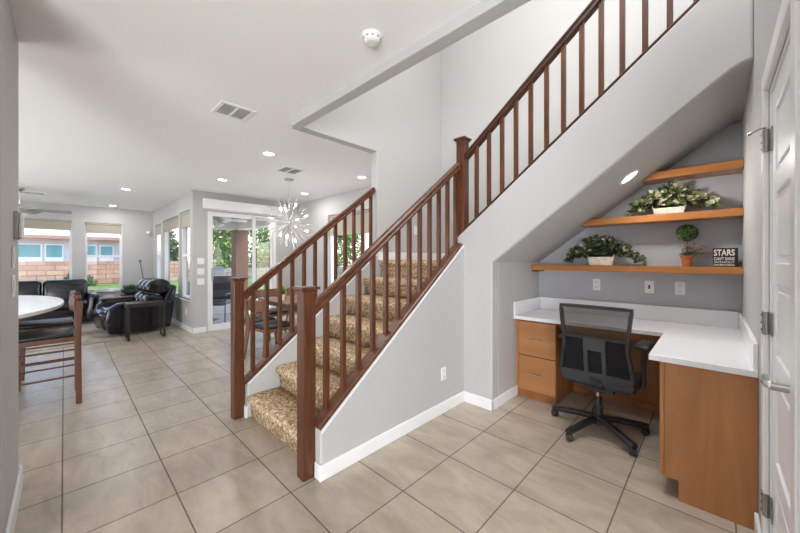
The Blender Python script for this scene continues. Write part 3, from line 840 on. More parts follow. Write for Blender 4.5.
# lumbar support: a grey framed centre with dark window
strip('lumbar_frame', SHELL, [(-.072, -.045, z) for z in (.52, .60, .70, .775)], .012, -.008)
strip('lumbar_frame', SHELL, [(.045, .072, z) for z in (.52, .60, .70, .775)], .012, -.008)
strip('lumbar_frame', SHELL, [(-.072, .072, z) for z in (.695, .74, .785)], .012, -.010)
strip('lower_back_shell', SHELL, [(-hw(.50)*.86, hw(.50)*.86, .440), (-hw(.50)*.97, hw(.50)*.97, .468), (-hw(.52)+.012, hw(.52)-.012, .525)], .020, -.004)
q = MB(); q.sweep([(-.04, -.012), (.04, -.012), (.04, .012), (-.04, .012)], [(0, by(.50)-.01, .50), (0, -.20, .42), (0, -.10, .375)], up=(0, 1, .3)); q.build('back_support', BLKP, oc, bevel=.004)
# arms
for sx in (-1, 1):
    q = MB()
    q.sweep([(-.012, -.022), (.012, -.022), (.012, .022), (-.012, .022)], [(sx*.17, .02, .40), (sx*.245, .02, .405), (sx*.256, .02, .44), (sx*.256, .02, .72)], up=(0, 1, 0))
    a_ = q.build('armrest', BLKP, oc, bevel=.005)
    q = MB(); q.sweep([(-.044, -.012), (.044, -.012), (.044, .008), (.034, .015), (-.034, .015), (-.044, .008)], [(sx*.256, -.10, .728), (sx*.258, 0, .735), (sx*.272, .14, .735)])
    q.build('arm_pad', BLKP, a_, bevel=.006, smooth=True)

for c_ in oc.children:
    if c_.name.split('.')[0] not in ('hub', 'base_leg', 'gas_lift', 'lift_cover'): c_.location.x += .035

# ------------------------------------------------------------------ PLANTS ON THE SHELVES
def ivy(name, label, x, z, w, d, h, spread, top, n, m, seed, lean=0):
    R = random.Random(seed)
    o = thing(name, label, 'plant', (x, 3.675, z))
    q = MB()
    pts = [(-w/2*.82, 0), (w/2*.82, 0), (w/2, h), (w/2-.012, h), (w/2-.014, h-.015), (-w/2+.014, h-.015), (-w/2+.012, h), (-w/2, h)]
    q.prism(pts, 'y', -d/2, d/2)
    q.build('planter', POTW, o, bevel=.006)
    q = MB(); q.box(-w/2+.02, w/2-.02, -d/2+.008, d/2-.008, h-.014, h-.004); q.build('soil', SOIL, o)
    leaves = MB(); stems = MB()
    for i in range(int(n/7)):
        u = R.uniform(-1, 1); ex = u*spread; ang = R.uniform(-1, 1)
        x0 = R.uniform(-w/2+.03, w/2-.03)
        ey = R.uniform(-.085, .08); ez = h + top*(1-abs(u)**1.6)*R.uniform(.25, 1) - (abs(u)**3)*h*.8*R.uniform(.2, 1.2)
        ex += lean*abs(u)
        p0 = Vector((x0, R.uniform(-.03, .03), h-.01)); p2 = Vector((ex, ey, ez)); p1 = (p0+p2)/2+Vector((0, 0, top*.45))
        path = [p0*(1-t)**2+p1*2*t*(1-t)+p2*t*t for t in [k/6 for k in range(7)]]
        stems.tube(path, .0016, 4)
        for k in range(7):
            t = .25+.75*k/6+R.uniform(-.04, .04); t = min(1, t)
            p = p0*(1-t)**2+p1*2*t*(1-t)+p2*t*t
            dr = Vector((R.uniform(-1, 1), R.uniform(-1.1, .4), R.uniform(-.6, .9)))
            L = R.uniform(.034, .060)
            leaves.leaf(p+Vector((R.uniform(-.01, .01), 0, R.uniform(-.01, .01))), dr, (R.uniform(-.4, .4), -1, R.uniform(.2, 1)), L, L*.85)
    for v in leaves.bm.verts:
        if v.co.y > .098: v.co.y = .098
        if v.co.z < .004 and v.co.y > -.12: v.co.z = .004+random.random()*.004
    leaves.build('ivy_leaves', m, o); stems.build('ivy_stems', TREED, o)
    return o
ivy('potted_ivy', 'dark green ivy in a whitewashed box planter on the lowest shelf', -.80, 1.3075, .235, .10, .105, .330, .185, 640, IVYD, 5)
ivy('potted_ivy', 'cream variegated ivy in a whitewashed box planter on the middle shelf', -.285, 1.7565, .235, .10, .080, .300, .180, 700, IVY, 11)
# topiary
tp = thing('potted_topiary', 'small round boxwood topiary with mauve flowers in a terracotta pot', 'plant', (-.168, 3.675, 1.3075))
q = MB(); q.lathe([(.030, 0), (.040, .075), (.046, .076), (.047, .092), (.041, .092), (.039, .080)], n=24); q.build('terracotta_pot', TERRA, tp, smooth=False)
q = MB(); q.lathe([(.001, .078), (.038, .079), (.001, .0795)], n=16); q.build('soil', SOIL, tp)
q = MB(); q.tube([(0, 0, .078), (.002, 0, .22)], .003, 6, up=(1, 0, 0)); q.build('trunk', BARK, tp)
q = MB(); R = random.Random(4)
for i in range(900):
    v = Vector((R.gauss(0, 1), R.gauss(0, 1), R.gauss(0, 1))).normalized()
    p = Vector((v.x*.058, v.y*.058, .285+v.z*.056))*1
    q.leaf(p*1.0, v+Vector((R.uniform(-.8, .8), R.uniform(-.8, .8), R.uniform(-.8, .8))), v, .020, .014)
q.lathe([(.002, -.046), (.03, -.04), (.05, -.01), (.05, .012), (.03, .040), (.002, .046)], c=(0, 0, .285), n=14)
q.build('leaf_ball', BOXW, tp)
q = MB()
for i in range(60):
    a = R.uniform(0, 2*PI); q.leaf((0, 0, .09), (math.cos(a), math.sin(a), R.uniform(.1, .8)), (0, 0, 1), R.uniform(.04, .07), .014)
q.build('base_leaves', SPRIG, tp)
q = MB(); q2 = MB()
for i in range(46):
    a = R.uniform(0, 2*PI); rr = R.uniform(.01, .065); p = Vector((math.cos(a)*rr, math.sin(a)*rr*.7, R.uniform(.12, .19)))
    if i > 34: p = Vector((R.uniform(.07, .15), R.uniform(-.03, .01), R.uniform(.10, .165)))
    q2.tube([(0, 0, .085), p*.6+Vector((0, 0, .04)), p], .0010, 4)
    for k in range(7): q.leaf(p, (R.uniform(-1, 1), R.uniform(-1, 1), R.uniform(-1, 1)), (R.uniform(-1, 1), -1, 0), .013, .011)
q.build('flowers', PINK, tp); q2.build('flower_stems', TREED, tp)

# sign
sg = thing('block_sign', 'small black block sign reading STARS in cream letters', 'sign', (.060, 3.66, 1.3075))
q = MB(); q.box(-.072, .072, 0, .038, 0, .150); q.build('block', BLACKS, sg, bevel=.002)
def text(s, parent, x, y, z, width, height, m, rot=(PI/2, 0, 0), name='lettering'):
    cu = bpy.data.curves.new(name, 'FONT'); cu.body = s; cu.align_x = 'CENTER'; cu.extrude = .004; cu.offset = .018
    t = bpy.data.objects.new(name, cu); C.objects.link(t)
    bpy.context.view_layer.update()
    me = bpy.data.meshes.new_from_object(t.evaluated_get(bpy.context.evaluated_depsgraph_get()))
    bpy.data.objects.remove(t)
    xs = [v.co.x for v in me.vertices]; ys = [v.co.y for v in me.vertices]
    sx = width/(max(xs)-min(xs)); sy = height/(max(ys)-min(ys)); cx = (max(xs)+min(xs))/2; y0 = min(ys)
    for v in me.vertices: v.co = Vector(((v.co.x-cx)*sx, (v.co.y-y0)*sy, v.co.z*.25))
    me.materials.append(m)
    o = bpy.data.objects.new(name, me); C.objects.link(o); o.parent = parent
    o.location = (x, y, z); o.rotation_euler = rot
    return o
text('STARS', sg, -.006, -.001, .088, .118, .050, CREAM)
text("CAN'T SHINE", sg, -.006, -.001, .051, .118, .026, CREAM)
text('WITHOUT', sg, -.006, -.001, .029, .118, .015, CREAM)
text('DARKNESS', sg, -.006, -.001, .008, .118, .015, CREAM)

# ------------------------------------------------------------------ CEILING FITTINGS
def can(label, x, y, z=CH, M=None, watts=6):
    o = bpy.data.objects.new('recessed_light', None); C.objects.link(o); o.empty_display_size = .1
    o.matrix_world = M if M is not None else Matrix.Translation((x, y, z))
    tag(o, label, 'ceiling light', 'recessed downlights')
    q = MB(); q.sweep([(-.010, -.0035), (.010, -.0035), (.010, .0035), (-.010, .0035)], [(.072*math.cos(2*PI*k/28), .072*math.sin(2*PI*k/28), -.0045) for k in range(28)], closed=True); q.build('trim_ring', WHITE, o)
    q = MB(); q.lathe([(.0605, -.0015), (.0605, -.004), (.02, -.005)], n=24); q.build('lens', LIT, o)
    d = bpy.data.lights.new('downlight', 'AREA'); d.shape = 'DISK'; d.size = .12; d.energy = watts; d.color = (1, .97, .93)
    l = bpy.data.objects.new('downlight', d); C.objects.link(l); l.parent = o; l.location = (0, 0, -.012)
    return o
can('round recessed ceiling light nearest the dining vent', -3.902, 1.736)
can('round recessed ceiling light above the patio door corner', -5.697, 1.774)
can('round recessed ceiling light behind the starburst chandelier', -5.744, 3.258)
can('round recessed ceiling light just left of the stair wall end', -3.96, 3.237)
can('round recessed light over the living room, nearer of the two', -7.723, .785)
can('round recessed light over the living room, farther of the two', -10.275, .807)
# soffit light, lying in the slope
th = math.atan(.747)
can('oval-looking recessed light in the sloping soffit over the desk', 0, 0, M=Matrix.Translation((-.50, 3.19, soff(-.50))) @ Matrix.Rotation(-th, 4, 'Y'), watts=5)

def vent(label, x, y, lx, ly, rz=0):
    o = thing('ceiling_vent', label, 'vent', (x, y, CH), rz)
    q = MB(); t = .03
    q.box(-lx/2, lx/2, -ly/2, -ly/2+t, -.008, 0); q.box(-lx/2, lx/2, ly/2-t, ly/2, -.008, 0); q.box(-lx/2, -lx/2+t, -ly/2+t, ly/2-t, -.008, 0); q.box(lx/2-t, lx/2, -ly/2+t, ly/2-t, -.008, 0)
    q.box(-lx/2+t, lx/2-t, -.01, .01, -.008, 0)
    q.build('frame', WHITE, o, bevel=.002)
    q = MB(); q.box(-lx/2+t, lx/2-t, -ly/2+t, ly/2-t, -.0015, -.0005); q.build('duct_opening', BLKM, o)
    q = MB(); n = 10
    for i in range(n):
        xx = -lx/2+t+(lx-2*t)*(i+.5)/n
        for s in (-1, 1):
            q.box(-.005, .005, min(s*.012, s*(ly/2-t)), max(s*.012, s*(ly/2-t)), -.0008, .0008, Matrix.Translation((xx, 0, -.006)) @ Matrix.Rotation(.18, 4, 'Y'))
    q.build('louvers', WHITE, o)
    return o
vent('square-cornered white ceiling vent left of the dropped beam, nearest the viewer', -3.02, 1.03, .29, .28)
vent('white ceiling vent beside the chandelier canopy', -4.41, 2.27, .33, .32)
vent('pale ceiling vent far off by the living room fan', -9.45, -.42, .32, .40)
sm = thing('smoke_detector', 'round white smoke detector on the ceiling beside the beam', 'smoke detector', (-1.428, 1.241, CH))
q = MB(); q.lathe([(.058, 0), (.058, -.010), (.052, -.014)], n=28); q.build('base_plate', WHITE, sm)
q = MB(); q.lathe([(.050, -.014), (.050, -.020), (.046, -.034), (.030, -.042), (.005, -.043)], n=28); q.build('cover', WHITE, sm, smooth=False)
q = MB()
for k in range(10):
    a = 2*PI*k/10; q.box(.0475, .0515, -.007, .007, -.026, -.018, Matrix.Rotation(a, 4, 'Z'))
q.build('slots', PEWTER, sm)

# starburst chandelier
chd = thing('starburst_chandelier', 'silver starburst chandelier with glowing bulbs hanging over the dining table', 'chandelier', (-4.897, 2.504, 1.96))
q = MB(); q.lathe([(.075, .70), (.075, .688), (.065, .675), (.01, .672)], n=24); q.build('canopy', CHROME, chd)
q = MB(); q.tube([(0, 0, .03), (0, 0, .68)], .0035, 6, up=(1, 0, 0)); q.build('stem', CHROME, chd)
q = MB(); bmesh.ops.create_icosphere(q.bm, subdivisions=2, radius=.045); q.build('hub', CHROME, chd, smooth=True)
q = MB(); R = random.Random(9); N = 170
for i in range(N):
    z = 1-2*(i+.5)/N; a = i*2.39996; r = math.sqrt(1-z*z); v = Vector((r*math.cos(a), r*math.sin(a), z))
    q.tube([v*.04, v*(.38 if i % 3 else .46)], .0022, 4)
q.build('rods', mat('pale_silver', (.85, .85, .86), .25, .85), chd)
for i in range(12):
    z = 1-2*(i+.5)/12; a = i*2.39996+.5; r = math.sqrt(1-z*z); v = Vector((r*math.cos(a), r*math.sin(a), z))
    q = MB(); q.tube([v*.04, v*.28], .006, 6); sock = q.build('socket_arm', CHROME, chd)
    q = MB(); q.tube([v*.28, v*.295, v*.32, v*.33], .013, 8); q.build('bulb', BULB, sock, smooth=True)
pl = bpy.data.lights.new('chandelier_glow', 'POINT'); pl.energy = 4; pl.color = (1, .95, .88); pl.shadow_soft_size = .3
po = bpy.data.objects.new('chandelier_glow', pl); C.objects.link(po); po.parent = chd; po.location = (0, 0, -.5)

def fan(name, label, x, y, ztop, drop, nbl, L, rz, bm_, tilt=0):
    o = thing(name, label, 'ceiling fan', (x, y, ztop), rz)
    q = MB(); q.lathe([(.07, 0), (.07, -.03), (.03, -.07)], n=20); q.build('canopy', NICKEL, o)
    q = MB(); q.tube([(0, 0, -.05), (0, 0, -drop)], .012, 8, up=(1, 0, 0)); q.build('downrod', NICKEL, o)
    q = MB(); q.lathe([(.03, -drop+.05), (.10, -drop+.02), (.11, -drop-.05), (.05, -drop-.09)], n=20); q.build('motor_housing', NICKEL, o)
    q = MB(); q.lathe([(.05, -drop-.09), (.10, -drop-.11), (.085, -drop-.17), (.02, -drop-.19)], n=20); q.build('light_shade', WHITE, o, smooth=True)
    for k in range(nbl):
        q = MB(); M = Matrix.Rotation(2*PI*k/nbl, 4, 'Z') @ Matrix.Translation((0, 0, -drop-.02)) @ Matrix.Rotation(-.34, 4, 'X')
        v = q.prism([(.10, -.03), (.20, -.06), (L*.95, -.075), (L, -.05), (L, .05), (L*.95, .075), (.20, .06), (.10, .03)], 'z', -.004, .004)
        bmesh.ops.transform(q.bm, matrix=M, verts=v)
        q.build('blade', bm_, o)
    return o
fan('ceiling_fan', 'living room ceiling fan with nickel motor, mostly hidden behind the left wall', -8.92, -.56, CH, .36, 5, .66, PI/2, mat('fan_blade_grey', (.35, .36, .36), .3))
fan('ceiling_fan', 'white-bladed patio ceiling fan outside the sliding door', -8.60, 2.62, 2.56, .20, 5, .60, 1.25, WHITE)

# ------------------------------------------------------------------ LEFT: counter-height table with chairs
tb = thing('counter_table', 'counter-height dining table with white marble oval top', 'table', (-5.3, -.62, 0))
q = MB(); n = 48
q.prism([(1.33*math.cos(2*PI*k/n), .62*math.sin(2*PI*k/n)) for k in range(n)], 'z', .865, .90)
q.build('tabletop', MARBLE, tb, bevel=.006)
q = MB(); q.prism([(1.0*math.cos(2*PI*k/n), .42*math.sin(2*PI*k/n)) for k in range(n)], 'z', .80, .864); q.build('apron', WALNUT, tb)
for sx in (-1, 1):
    for sy in (-1, 1):
        q = MB(); q.bar((sx*.62, sy*.22, .80), (sx*.70, sy*.26, 0), .06, .06, up=(0, 1, 0)); q.build('leg', WALNUT, tb)
def counter_chair():
    o = thing('counter_chair', 'walnut counter-height chair with black seat, nearest chair at the marble table', 'chair', (0, 0, 0), 0, 'walnut counter chairs')
    # faces -y; back posts at y=0; width .44 in x
    W = .42
    for sx in (0, 1):
        x = sx*(W+.03)
        q = MB(); q.sweep([(-.021, -.015), (.021, -.015), (.021, .015), (-.021, .015)], [(x, .0, 0), (x, -.005, .62), (x, .000, .80), (x, .008, .965)], up=(1, 0, 0)); q.build('back_leg', WALNUT, o, bevel=.004)
        q = MB(); q.bar((x, -.44, 0), (x, -.425, .63), .034, .034, up=(0, 1, 0)); q.build('front_leg', WALNUT, o, bevel=.003)
        for z in (.27, .43):
            q = MB(); q.bar((x, -.43, z-.0), (x, -.01, z+.0), .02, .014); q.build('stretcher', WALNUT, o)
    for z in (.19, .35):
        q = MB(); q.bar((0, -.435, z), (W+.03, -.435, z), .02, .018); q.build('stretcher', WALNUT, o)
    q = MB(); q.box(-.005, W+.035, -.44, 0, .595, .640); q.build('seat_frame', WALNUT, o, bevel=.004)
    q = MB(); q.box(0, W+.03, -.45, -.035, .640, .672); q.build('seat_cushion', SEATV, o, bevel=.015, seg=3, smooth=True)
    q = MB(); pth = [(-.005+(W+.04)*i/10, -.022-.03*math.sin(PI*i/10), .93) for i in range(11)]
    q.sweep([(-.012, -.055), (.012, -.055), (.016, .03), (.010, .065), (-.010, .065), (-.016, .03)], pth); q.build('backrest', WALNUT, o, bevel=.004)
    return o
c0 = counter_chair(); c0.location = (-4.80, .098, 0)
dup(c0, (-5.62, .11, 0), 0, 'walnut counter-height chair half hidden directly behind the nearest one')

# ------------------------------------------------------------------ LIVING ROOM
rg = bx('area_rug', RUG, -9.75, -7.26, -2.6, .70, .001, .012); tag(rg, 'worn brown and cream area rug under the living room seating', 'rug')

def soft_box(q, x0, x1, y0, y1, z0, z1, M=None): return q.box(x0, x1, y0, y1, z0, z1, M)
sf = thing('leather_sofa', 'long black leather sofa under the living room window', 'sofa', (-9.95, -.68, 0))
q = MB(); q.box(-.40, .40, -1.08, 1.08, .06, .36); q.build('base', LEATHER, sf, bevel=.03, seg=3, smooth=True)
for k in range(3):
    y = -1.06+.707*k
    q = MB(); q.box(-.22, .47, y+.006, y+.70, .34, .50); q.build('seat_cushion', LEATHER, sf, bevel=.05, seg=4, smooth=True)
    q = MB(); q.box(-.46, -.20, y+.006, y+.70, .42, .93)
    for v in q.bm.verts:
        if v.co.z > .9: v.co.x -= .06
    q.build('back_cushion', LEATHER, sf, bevel=.08, seg=5, smooth=True)
for s in (-1, 1):
    q = MB(); q.box(-.42, .48, min(s*1.05, s*1.22), max(s*1.05, s*1.22), .06, .64)
    for v in q.bm.verts:
        if v.co.z < .1: v.co.y -= s*.07
    q.build('armrest', LEATHER, sf, bevel=.07, seg=5, smooth=True)

# recliner, facing -y (towards the left of the view)
rcn = thing('leather_recliner', 'wide black leather recliner with rolled back and brown arm, by the windows', 'armchair', (-8.08, .98, 0), .13)
q = MB(); q.box(-.34, .34, -.42, .40, .08, .34); q.build('base', LEATHER, rcn, bevel=.03, smooth=True)
q = MB(); q.box(-.33, .33, -.50, .20, .32, .50); q.build('seat_cushion', LEATHER, rcn, bevel=.07, seg=5, smooth=True)
q = MB(); q.box(-.34, .34, -.62, -.42, .10, .46)
for v in q.bm.verts:
    if v.co.z < .2: v.co.y += .08
q.build('footrest', LEATHER, rcn, bevel=.08, seg=5, smooth=True)
for k in range(3):
    xa = -.36+.24*k
    q = MB()
    lo = [(.10, .46), (.02, .52), (.03, .64), (.12, .72), (.34, .66), (.34, .46)]
    hi = [(.13, .72), (.06, .78), (.08, .90), (.18, .985), (.34, 1.00), (.46, .93), (.48, .80), (.36, .70)]
    q.prism(lo, 'x', xa+.004, xa+.236); q.build('lumbar_cushion', LEATHER, rcn, bevel=.045, seg=5, smooth=True)
    q = MB(); q.prism(hi, 'x', xa+.004, xa+.236); q.build('head_cushion', LEATHER, rcn, bevel=.05, seg=5, smooth=True)
q = MB(); q.prism([(.25, .10), (.46, .10), (.56, .84), (.47, .88), (.30, .50)], 'x', -.38, .38); q.build('back_shell', LEATHER, rcn, bevel=.03, smooth=True)
LB = mat('brown_leather', (.05, .022, .015), .35, bump=.3, bscale=25)
for s in (-1, 1):
    q = MB(); q.prism([(-.50, .06), (.42, .06), (.44, .58), (.0, .60), (-.38, .60), (-.52, .50), (-.56, .28)], 'x', min(s*.34, s*.49), max(s*.34, s*.49))
    a_ = q.build('armrest', LEATHER, rcn, bevel=.04, seg=4, smooth=True)
    if s < 0:
        q = MB(); q.box(-.51, -.33, -.46, .36, .585, .635); q.build('arm_pad', LB, a_, bevel=.02, smooth=True)
# black side table with C legs
stb = thing('side_table', 'slim black side table with looped metal legs beside the recliner', 'side table', (-7.22, 1.0, 0))
q = MB(); q.box(-.17, .19, -.27, .27, .600, .622); q.build('tabletop', mat('dark_brown_top', (.03, .022, .018), .3), stb, bevel=.003)
q = MB()
q.box(-.17, .19, -.27, -.25, .555, .60); q.box(-.17, .19, .25, .27, .555, .60); q.box(.165, .185, -.25, .25, .555, .60); q.build('apron', BLKM, stb)
for y in (-.245, .245):
    q = MB(); q.box(.155, .18, y-.015, y+.015, 0, .56); q.box(-.16, -.135, y-.015, y+.015, 0, .56); q.box(-.135, .155, y-.015, y+.015, 0, .025); q.build('leg', BLKM, stb, bevel=.003)
# corner table with bowl plant and a stick
ctb = thing('corner_table', 'low dark table in the far corner behind the recliner', 'side table', (-10.3, 1.25, 0))
q = MB(); q.box(-.30, .30, -.28, .28, .49, .52); q.build('tabletop', BLKM, ctb)
for sx in (-1, 1):
    for sy in (-1, 1):
        q = MB(); q.box(sx*.27-.02, sx*.27+.02, sy*.25-.02, sy*.25+.02, 0, .49); q.build('leg', BLKM, ctb)
cpb = thing('potted_succulent', 'dark bowl of leafy greens on the far corner table', 'plant', (-10.3, 1.13, .521))
q = MB(); q.lathe([(.08, 0), (.16, .06), (.19, .12), (.175, .12), (.15, .07), (.07, .02)], n=24); q.build('bowl', BLUEC, cpb, smooth=True)
q = MB(); R = random.Random(2)
for i in range(90):
    a = R.uniform(0, 2*PI); q.leaf((R.uniform(-.09, .09), R.uniform(-.09, .09), .08), (math.cos(a), math.sin(a), R.uniform(.4, 1.8)), (math.cos(a), math.sin(a), 0), R.uniform(.10, .2), .05)
q.build('leaves', TREED, cpb)
fl_ = thing('floor_lamp', 'thin black floor lamp pole leaning in the far corner', 'lamp', (-10.62, 1.46, 0))
q = MB(); q.lathe([(.12, 0), (.12, .02), (.02, .03)], n=20); q.build('base', BLKM, fl_)
q = MB(); q.tube([(0, 0, .02), (0, -.03, .8), (0, -.10, 1.34)], .010, 8, up=(1, 0, 0)); q.build('pole', BLKM, fl_)
q = MB(); q.lathe([(.03, 1.32), (.035, 1.34), (.012, 1.37)], c=(0, -.10, 0), n=16); q.build('lamp_head', BLKM, fl_)

# ------------------------------------------------------------------ DINING SET
dt = thing('dining_table', 'light walnut dining table below the chandelier, seen through the balusters', 'table', (-4.75, 2.60, 0))
q = MB(); q.box(-.50, .50, -.45, .80, .72, .752); q.build('tabletop', DINW, dt, bevel=.006)
for sx in (-1, 1):
    for sy in (-.35, .70):
        q = MB(); q.bar((sx*.42, sy, .72), (sx*.44, sy, 0), .055, .055, up=(0, 1, 0)); q.build('leg', DINW, dt)
q = MB(); q.box(-.44, .44, -.37, .72, .66, .72); q.build('apron', DINW, dt)
def dining_chair():
    o = thing('dining_chair', 'walnut dining chair at the left of the table with curved open back', 'chair', (0, 0, 0), 0, 'walnut dining chairs')
    # faces +y; back at y=-.22
    for sx in (-1, 1):
        q = MB(); q.tube([(sx*.24, -.26, 0), (sx*.21, -.20, .44), (sx*.22, -.24, .80)], .017, 8, up=(1, 0, 0)); q.build('back_leg', DINW, o)
        q = MB(); q.tube([(sx*.23, .22, 0), (sx*.19, .18, .44)], .017, 8, up=(1, 0, 0)); q.build('front_leg', DINW, o)
    q = MB(); q.box(-.22, .22, -.20, .22, .40, .44); q.build('seat_frame', DINW, o, bevel=.01)
    q = MB(); q.box(-.21, .21, -.19, .21, .44, .49); q.build('seat_cushion', BLKP, o, bevel=.018, smooth=True)
    q = MB(); pth = [(.25*math.sin((i/10-.5)*2.4), -.27+.16*(1-math.cos((i/10-.5)*2.4)), .76) for i in range(11)]
    q.sweep([(-.010, -.075), (.010, -.075), (.010, .075), (-.010, .075)], pth); q.build('backrest', DINW, o, bevel=.004)
    return o
e0 = dining_chair(); e0.location = (-5.60, 2.58, 0); e0.rotation_euler = (0, 0, -PI/2+.15)
dup(e0, (-4.98, 2.04, 0), -.12, 'walnut dining chair on the near side of the table, back towards the stairs')
dup(e0, (-4.43, 2.00, 0), .10, 'walnut dining chair at the near right corner of the table, beside the stair railing')
dup(e0, (-5.60, 3.16, 0), -PI/2, 'walnut dining chair at the far left of the table by the patio door')
dup(e0, (-4.06, 2.55, 0), PI/2, 'walnut dining chair between the table and the stair wall')
dp = thing('potted_herb', 'small leafy green plant in a white pot on the dining table', 'plant', (-4.72, 2.30, .7525))
q = MB(); q.lathe([(.035, 0), (.05, .09), (.044, .09), (.03, .01)], n=18); q.build('pot', WHITE, dp)
q = MB()
for i in range(120):
    a = R.uniform(0, 2*PI); q.leaf((0, 0, R.uniform(.06, .12)), (math.cos(a), math.sin(a), R.uniform(.2, 2.5)), (math.cos(a), math.sin(a), 0), R.uniform(.06, .12), .04)
q.build('leaves', SPRIG, dp)
ff = thing('orange_vase', 'small orange vase on the dining table', 'vase', (-4.98, 2.45, .7525))
q = MB(); q.lathe([(.03, 0), (.06, .05), (.05, .12), (.02, .16), (.028, .18)], n=18); q.build('body', mat('orange_glaze', (.6, .25, .05), .3), ff, smooth=True)

# ------------------------------------------------------------------ OUTDOORS
q = MB(); q.box(-45, 12, 1.80, 40, -.30, -.13); q.box(-45, -11.0, -20, 1.80, -.30, -.13)
g = q.build('garden_ground', GRAVEL); g['kind'] = 'structure'; g['label'] = 'sandy gravel ground of the yard'; g['category'] = 'ground'
q = MB(); q.box(-12.6, -7.08, 1.80, 6.0, -.13, -.03); q.box(-7.08, 2, 4.0, 6.0, -.13, -.03)
g = q.build('patio_slab', PATIO); g['kind'] = 'structure'; g['label'] = 'pale concrete patio slab'; g['category'] = 'patio'
q = MB(); q.prism([(-15.95, -.13), (-12.6, -.13), (-12.6, -.08), (-14.6, .46), (-15.95, .50)], 'y', -12, 12.9); lw = q.build('lawn', GRASS); tag(lw, 'strip of bright green lawn in front of the garden block wall', 'lawn', kind='stuff')
lw = bx('lawn', GRASS, -12.6, 2, 6.0, 12.95, -.13, -.08); tag(lw, 'green lawn beyond the patio and dining window', 'lawn', kind='stuff')
bwl = bx('garden_wall', BRICKY, -16.2, -16.0, -14, 4.2, -.13, 1.32); tag(bwl, 'reddish block garden wall beyond the living room windows', 'wall')
bwl = bx('garden_wall', BRICKG, -16.2, -16.0, 4.2, 14, -.13, .98); tag(bwl, 'low grey block wall under the iron railing beyond the patio', 'wall')
bwl = bx('garden_wall', BRICKX, -16.0, 4, 13.0, 13.2, -.13, 1.35); tag(bwl, 'tan block garden wall at the back of the lawn', 'wall')
fe = thing('iron_fence', 'black iron railing on top of the low grey garden wall', 'fence', (-16.1, 9, .98))
for z in (.05, .25):
    q = MB(); q.box(-.015, .015, -4.8, 4.8, z, z+.03); q.build('rail', IRON, fe)
q = MB()
for i in range(70): q.box(-.008, .008, -4.8+.139*i, -4.8+.139*i+.016, 0, .28)
q.build('pickets', IRON, fe)
# patio cover
pc = thing('patio_cover', 'flat patio roof with pale beam carried by a brown stucco column', 'patio cover', (-9.9, 3.5, 0))
q = MB(); q.box(-.25, 2.81, -1.69, .30, 2.56, 2.66); loc_ = q; q.build('roof_slab', STUCW, pc)
q = MB(); q.box(-.15, .15, -1.69, .22, 2.22, 2.56); q.box(.15, 2.81, -.08, .22, 2.22, 2.56); q.build('beam', mat('beam_white', (.60, .58, .55), .8), pc)
q = MB(); q.box(-.175, .175, -.13, .22, -.03, 2.22); q.build('column', STUCCO, pc, bevel=.01)
rg2 = bx('outdoor_rug', RUGD, -9.4, -7.5, 2.0, 3.3, -.029, -.02); tag(rg2, 'dark grey outdoor rug on the patio behind the glass door', 'rug')
pch = thing('patio_chair', 'black metal patio chair with blue-grey cushions outside the sliding door', 'chair', (-8.25, 2.45, -.0195), .9)
q = MB(); q.box(-.26, .26, -.26, .26, .36, .46); q.build('seat_cushion', BLUEC, pch, bevel=.03, smooth=True)
q = MB(); q.box(-.25, .25, .22, .32, .40, 1.0); q.build('back_cushion', BLUEC, pch, bevel=.03, smooth=True)
for s in (-1, 1):
    q = MB(); q.tube([(s*.29, -.30, 0), (s*.29, -.28, .58), (s*.29, -.22, .62), (s*.29, .20, .62), (s*.29, .30, .60)], .013, 8, up=(1, 0, 0)); q.tube([(s*.29, .32, 0), (s*.29, .27, .6), (s*.29, .33, 1.02)], .013, 8, up=(1, 0, 0)); q.build('arm_frame', BLKM, pch)
gr = thing('barbecue_grill', 'light grey covered grill island beside the patio column', 'grill', (-9.35, 2.55, -.02))
q = MB(); q.box(-.30, .30, -.55, .55, 0, .88); q.build('cabinet', PEWTER, gr, bevel=.01)
q = MB(); q.box(-.34, .34, -.60, .60, .88, .93); q.build('shelf_top', QUARTZ, gr, bevel=.01)
q = MB(); q.prism([(-.26, .93), (.26, .93), (.24, 1.12), (.10, 1.22), (-.12, 1.22), (-.26, 1.10)], 'y', -.36, .36); q.build('hood', PEWTER, gr, bevel=.02)

# neighbour house
nh = thing('neighbour_house', 'cream stucco neighbour house with pale tile roof and teal windows beyond the wall', 'house', (-20, 0, -.13))
q = MB(); q.box(-6, 0, -9, 3.6, 0, 2.42); q.build('walls', STUCW, nh)
q = MB(); q.box(-.02, .50, -9.3, 3.9, 2.38, 2.50); q.build('fascia', FASCIA, nh)
q = MB(); v = q.prism([(.50, 2.50), (.50, 2.56), (-3, 3.9), (-6.5, 2.56), (-6.5, 2.50)], 'y', -9.3, 3.9); q.build('roof', TILER, nh)
for y0, y1 in ((-2.6, -.68), (-.52, -.06), (-4.6, -3.2), (.62, .98), (1.15, 1.55)):
    q = MB(); q.box(.0, .04, y0-.04, y1+.04, 1.42, 2.16); f = q.build('window_frame', WHITE, nh)
    q = MB(); q.box(.04, .05, y0, y1, 1.62, 2.12); q.build('pane', TEAL, f)

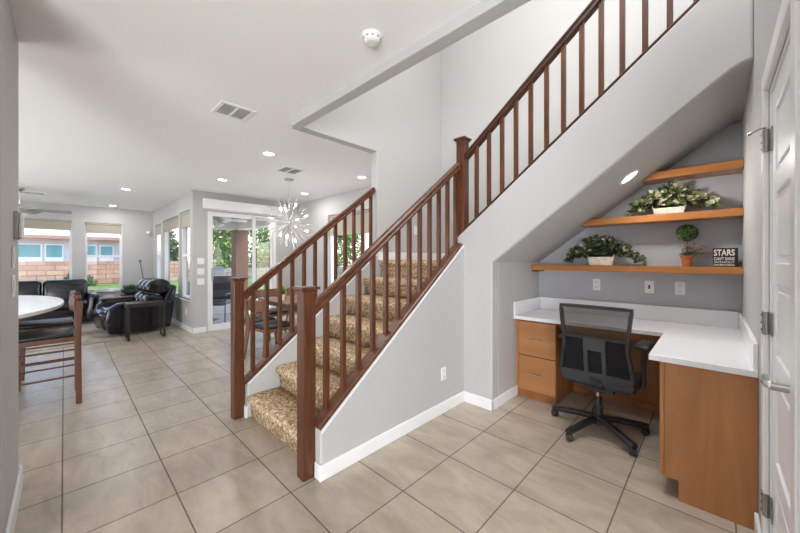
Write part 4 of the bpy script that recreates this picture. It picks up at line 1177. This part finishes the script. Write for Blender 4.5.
def tree(name, label, x, y, z0, hgt, rad, n, m, seed, group='trees beyond the patio', trunk=.12, blobs=9, low=.25):
    R = random.Random(seed); o = thing(name, label, 'tree', (x, y, z0), 0, group)
    q = MB(); q.tube([(0, 0, 0), (.05, .03, hgt*.35), (-.04, .02, hgt*.7)], trunk, 8, up=(1, 0, 0)); q.build('trunk', BARK, o)
    q = MB(); cs = []
    for b in range(blobs):
        a = R.uniform(0, 2*PI); rr = R.uniform(0, .65)*rad
        cs.append((Vector((math.cos(a)*rr, math.sin(a)*rr, hgt*R.uniform(low, .88))), rad*R.uniform(.35, .6)))
    for i in range(n):
        c, r = R.choice(cs); v = Vector((R.gauss(0, 1), R.gauss(0, 1), R.gauss(0, 1))).normalized()
        p = c+v*r*R.uniform(.65, 1.05)
        L = R.uniform(.12, .24)
        q.leaf(p, v+Vector((R.uniform(-1, 1), R.uniform(-1, 1), R.uniform(-1, .5))), v+Vector((0, 0, .5)), L, L*.6)
    q.build('foliage', m, o)
TR = [(-18.2, 7.9, 4.8, 1.5, 0), (-18.2, 10.7, 4.6, 1.5, 1), (-18.4, 13.6, 4.8, 1.6, 0), (-18.0, 16.6, 4.4, 1.6, 1), (-18.0, 5.6, 4.2, 1.0, 1)]
LT = ['bright leafy tree beyond the iron railing, behind the stucco column', 'bright leafy tree beyond the iron railing, right of the stucco column', 'tall green tree seen at the right side of the patio door', 'green tree far right beyond the patio door', 'low rounded tree left of the stucco column above the wall']
for (x, y, h, r, k), lb in zip(TR, LT):
    tree('garden_tree', lb, x, y, -.13, h, r, 4200, TREEM, int(x*-10+y), low=.16, blobs=16)
tree('garden_tree', 'slim dark tree seen through the middle living room window', -17.4, 3.1, -.13, 3.0, .75, 1800, TREED, 31, low=.2)
tree('garden_tree', 'bushy green tree outside the dining window', -7.4, 10.9, -.08, 3.0, 1.2, 2200, TREEM, 32, low=.15)
tree('garden_tree', 'bushy green tree at the right of the dining window', -10.4, 10.9, -.08, 2.7, 1.1, 1800, TREEM, 33, low=.15)
def bush(label, x, y, r, seed, z=.49):
    R = random.Random(seed); q = MB()
    for i in range(500):
        v = Vector((R.gauss(0, 1), R.gauss(0, 1), abs(R.gauss(0, 1)))).normalized()
        q.leaf(v*r*R.uniform(.6, 1), v+Vector((R.uniform(-.8, .8), R.uniform(-.8, .8), R.uniform(-.5, .8))), v, .12, .06)
    o = q.build('garden_bush', BOXW); o.location = (x, y, z)
    tag(o, label, 'bush')
bush('small grey-green bush against the block wall outside the narrow window', -15.40, .35, .40, 51)
bush('low green bush on the lawn near the block wall, right of the smaller one', -15.45, 1.9, .35, 52)
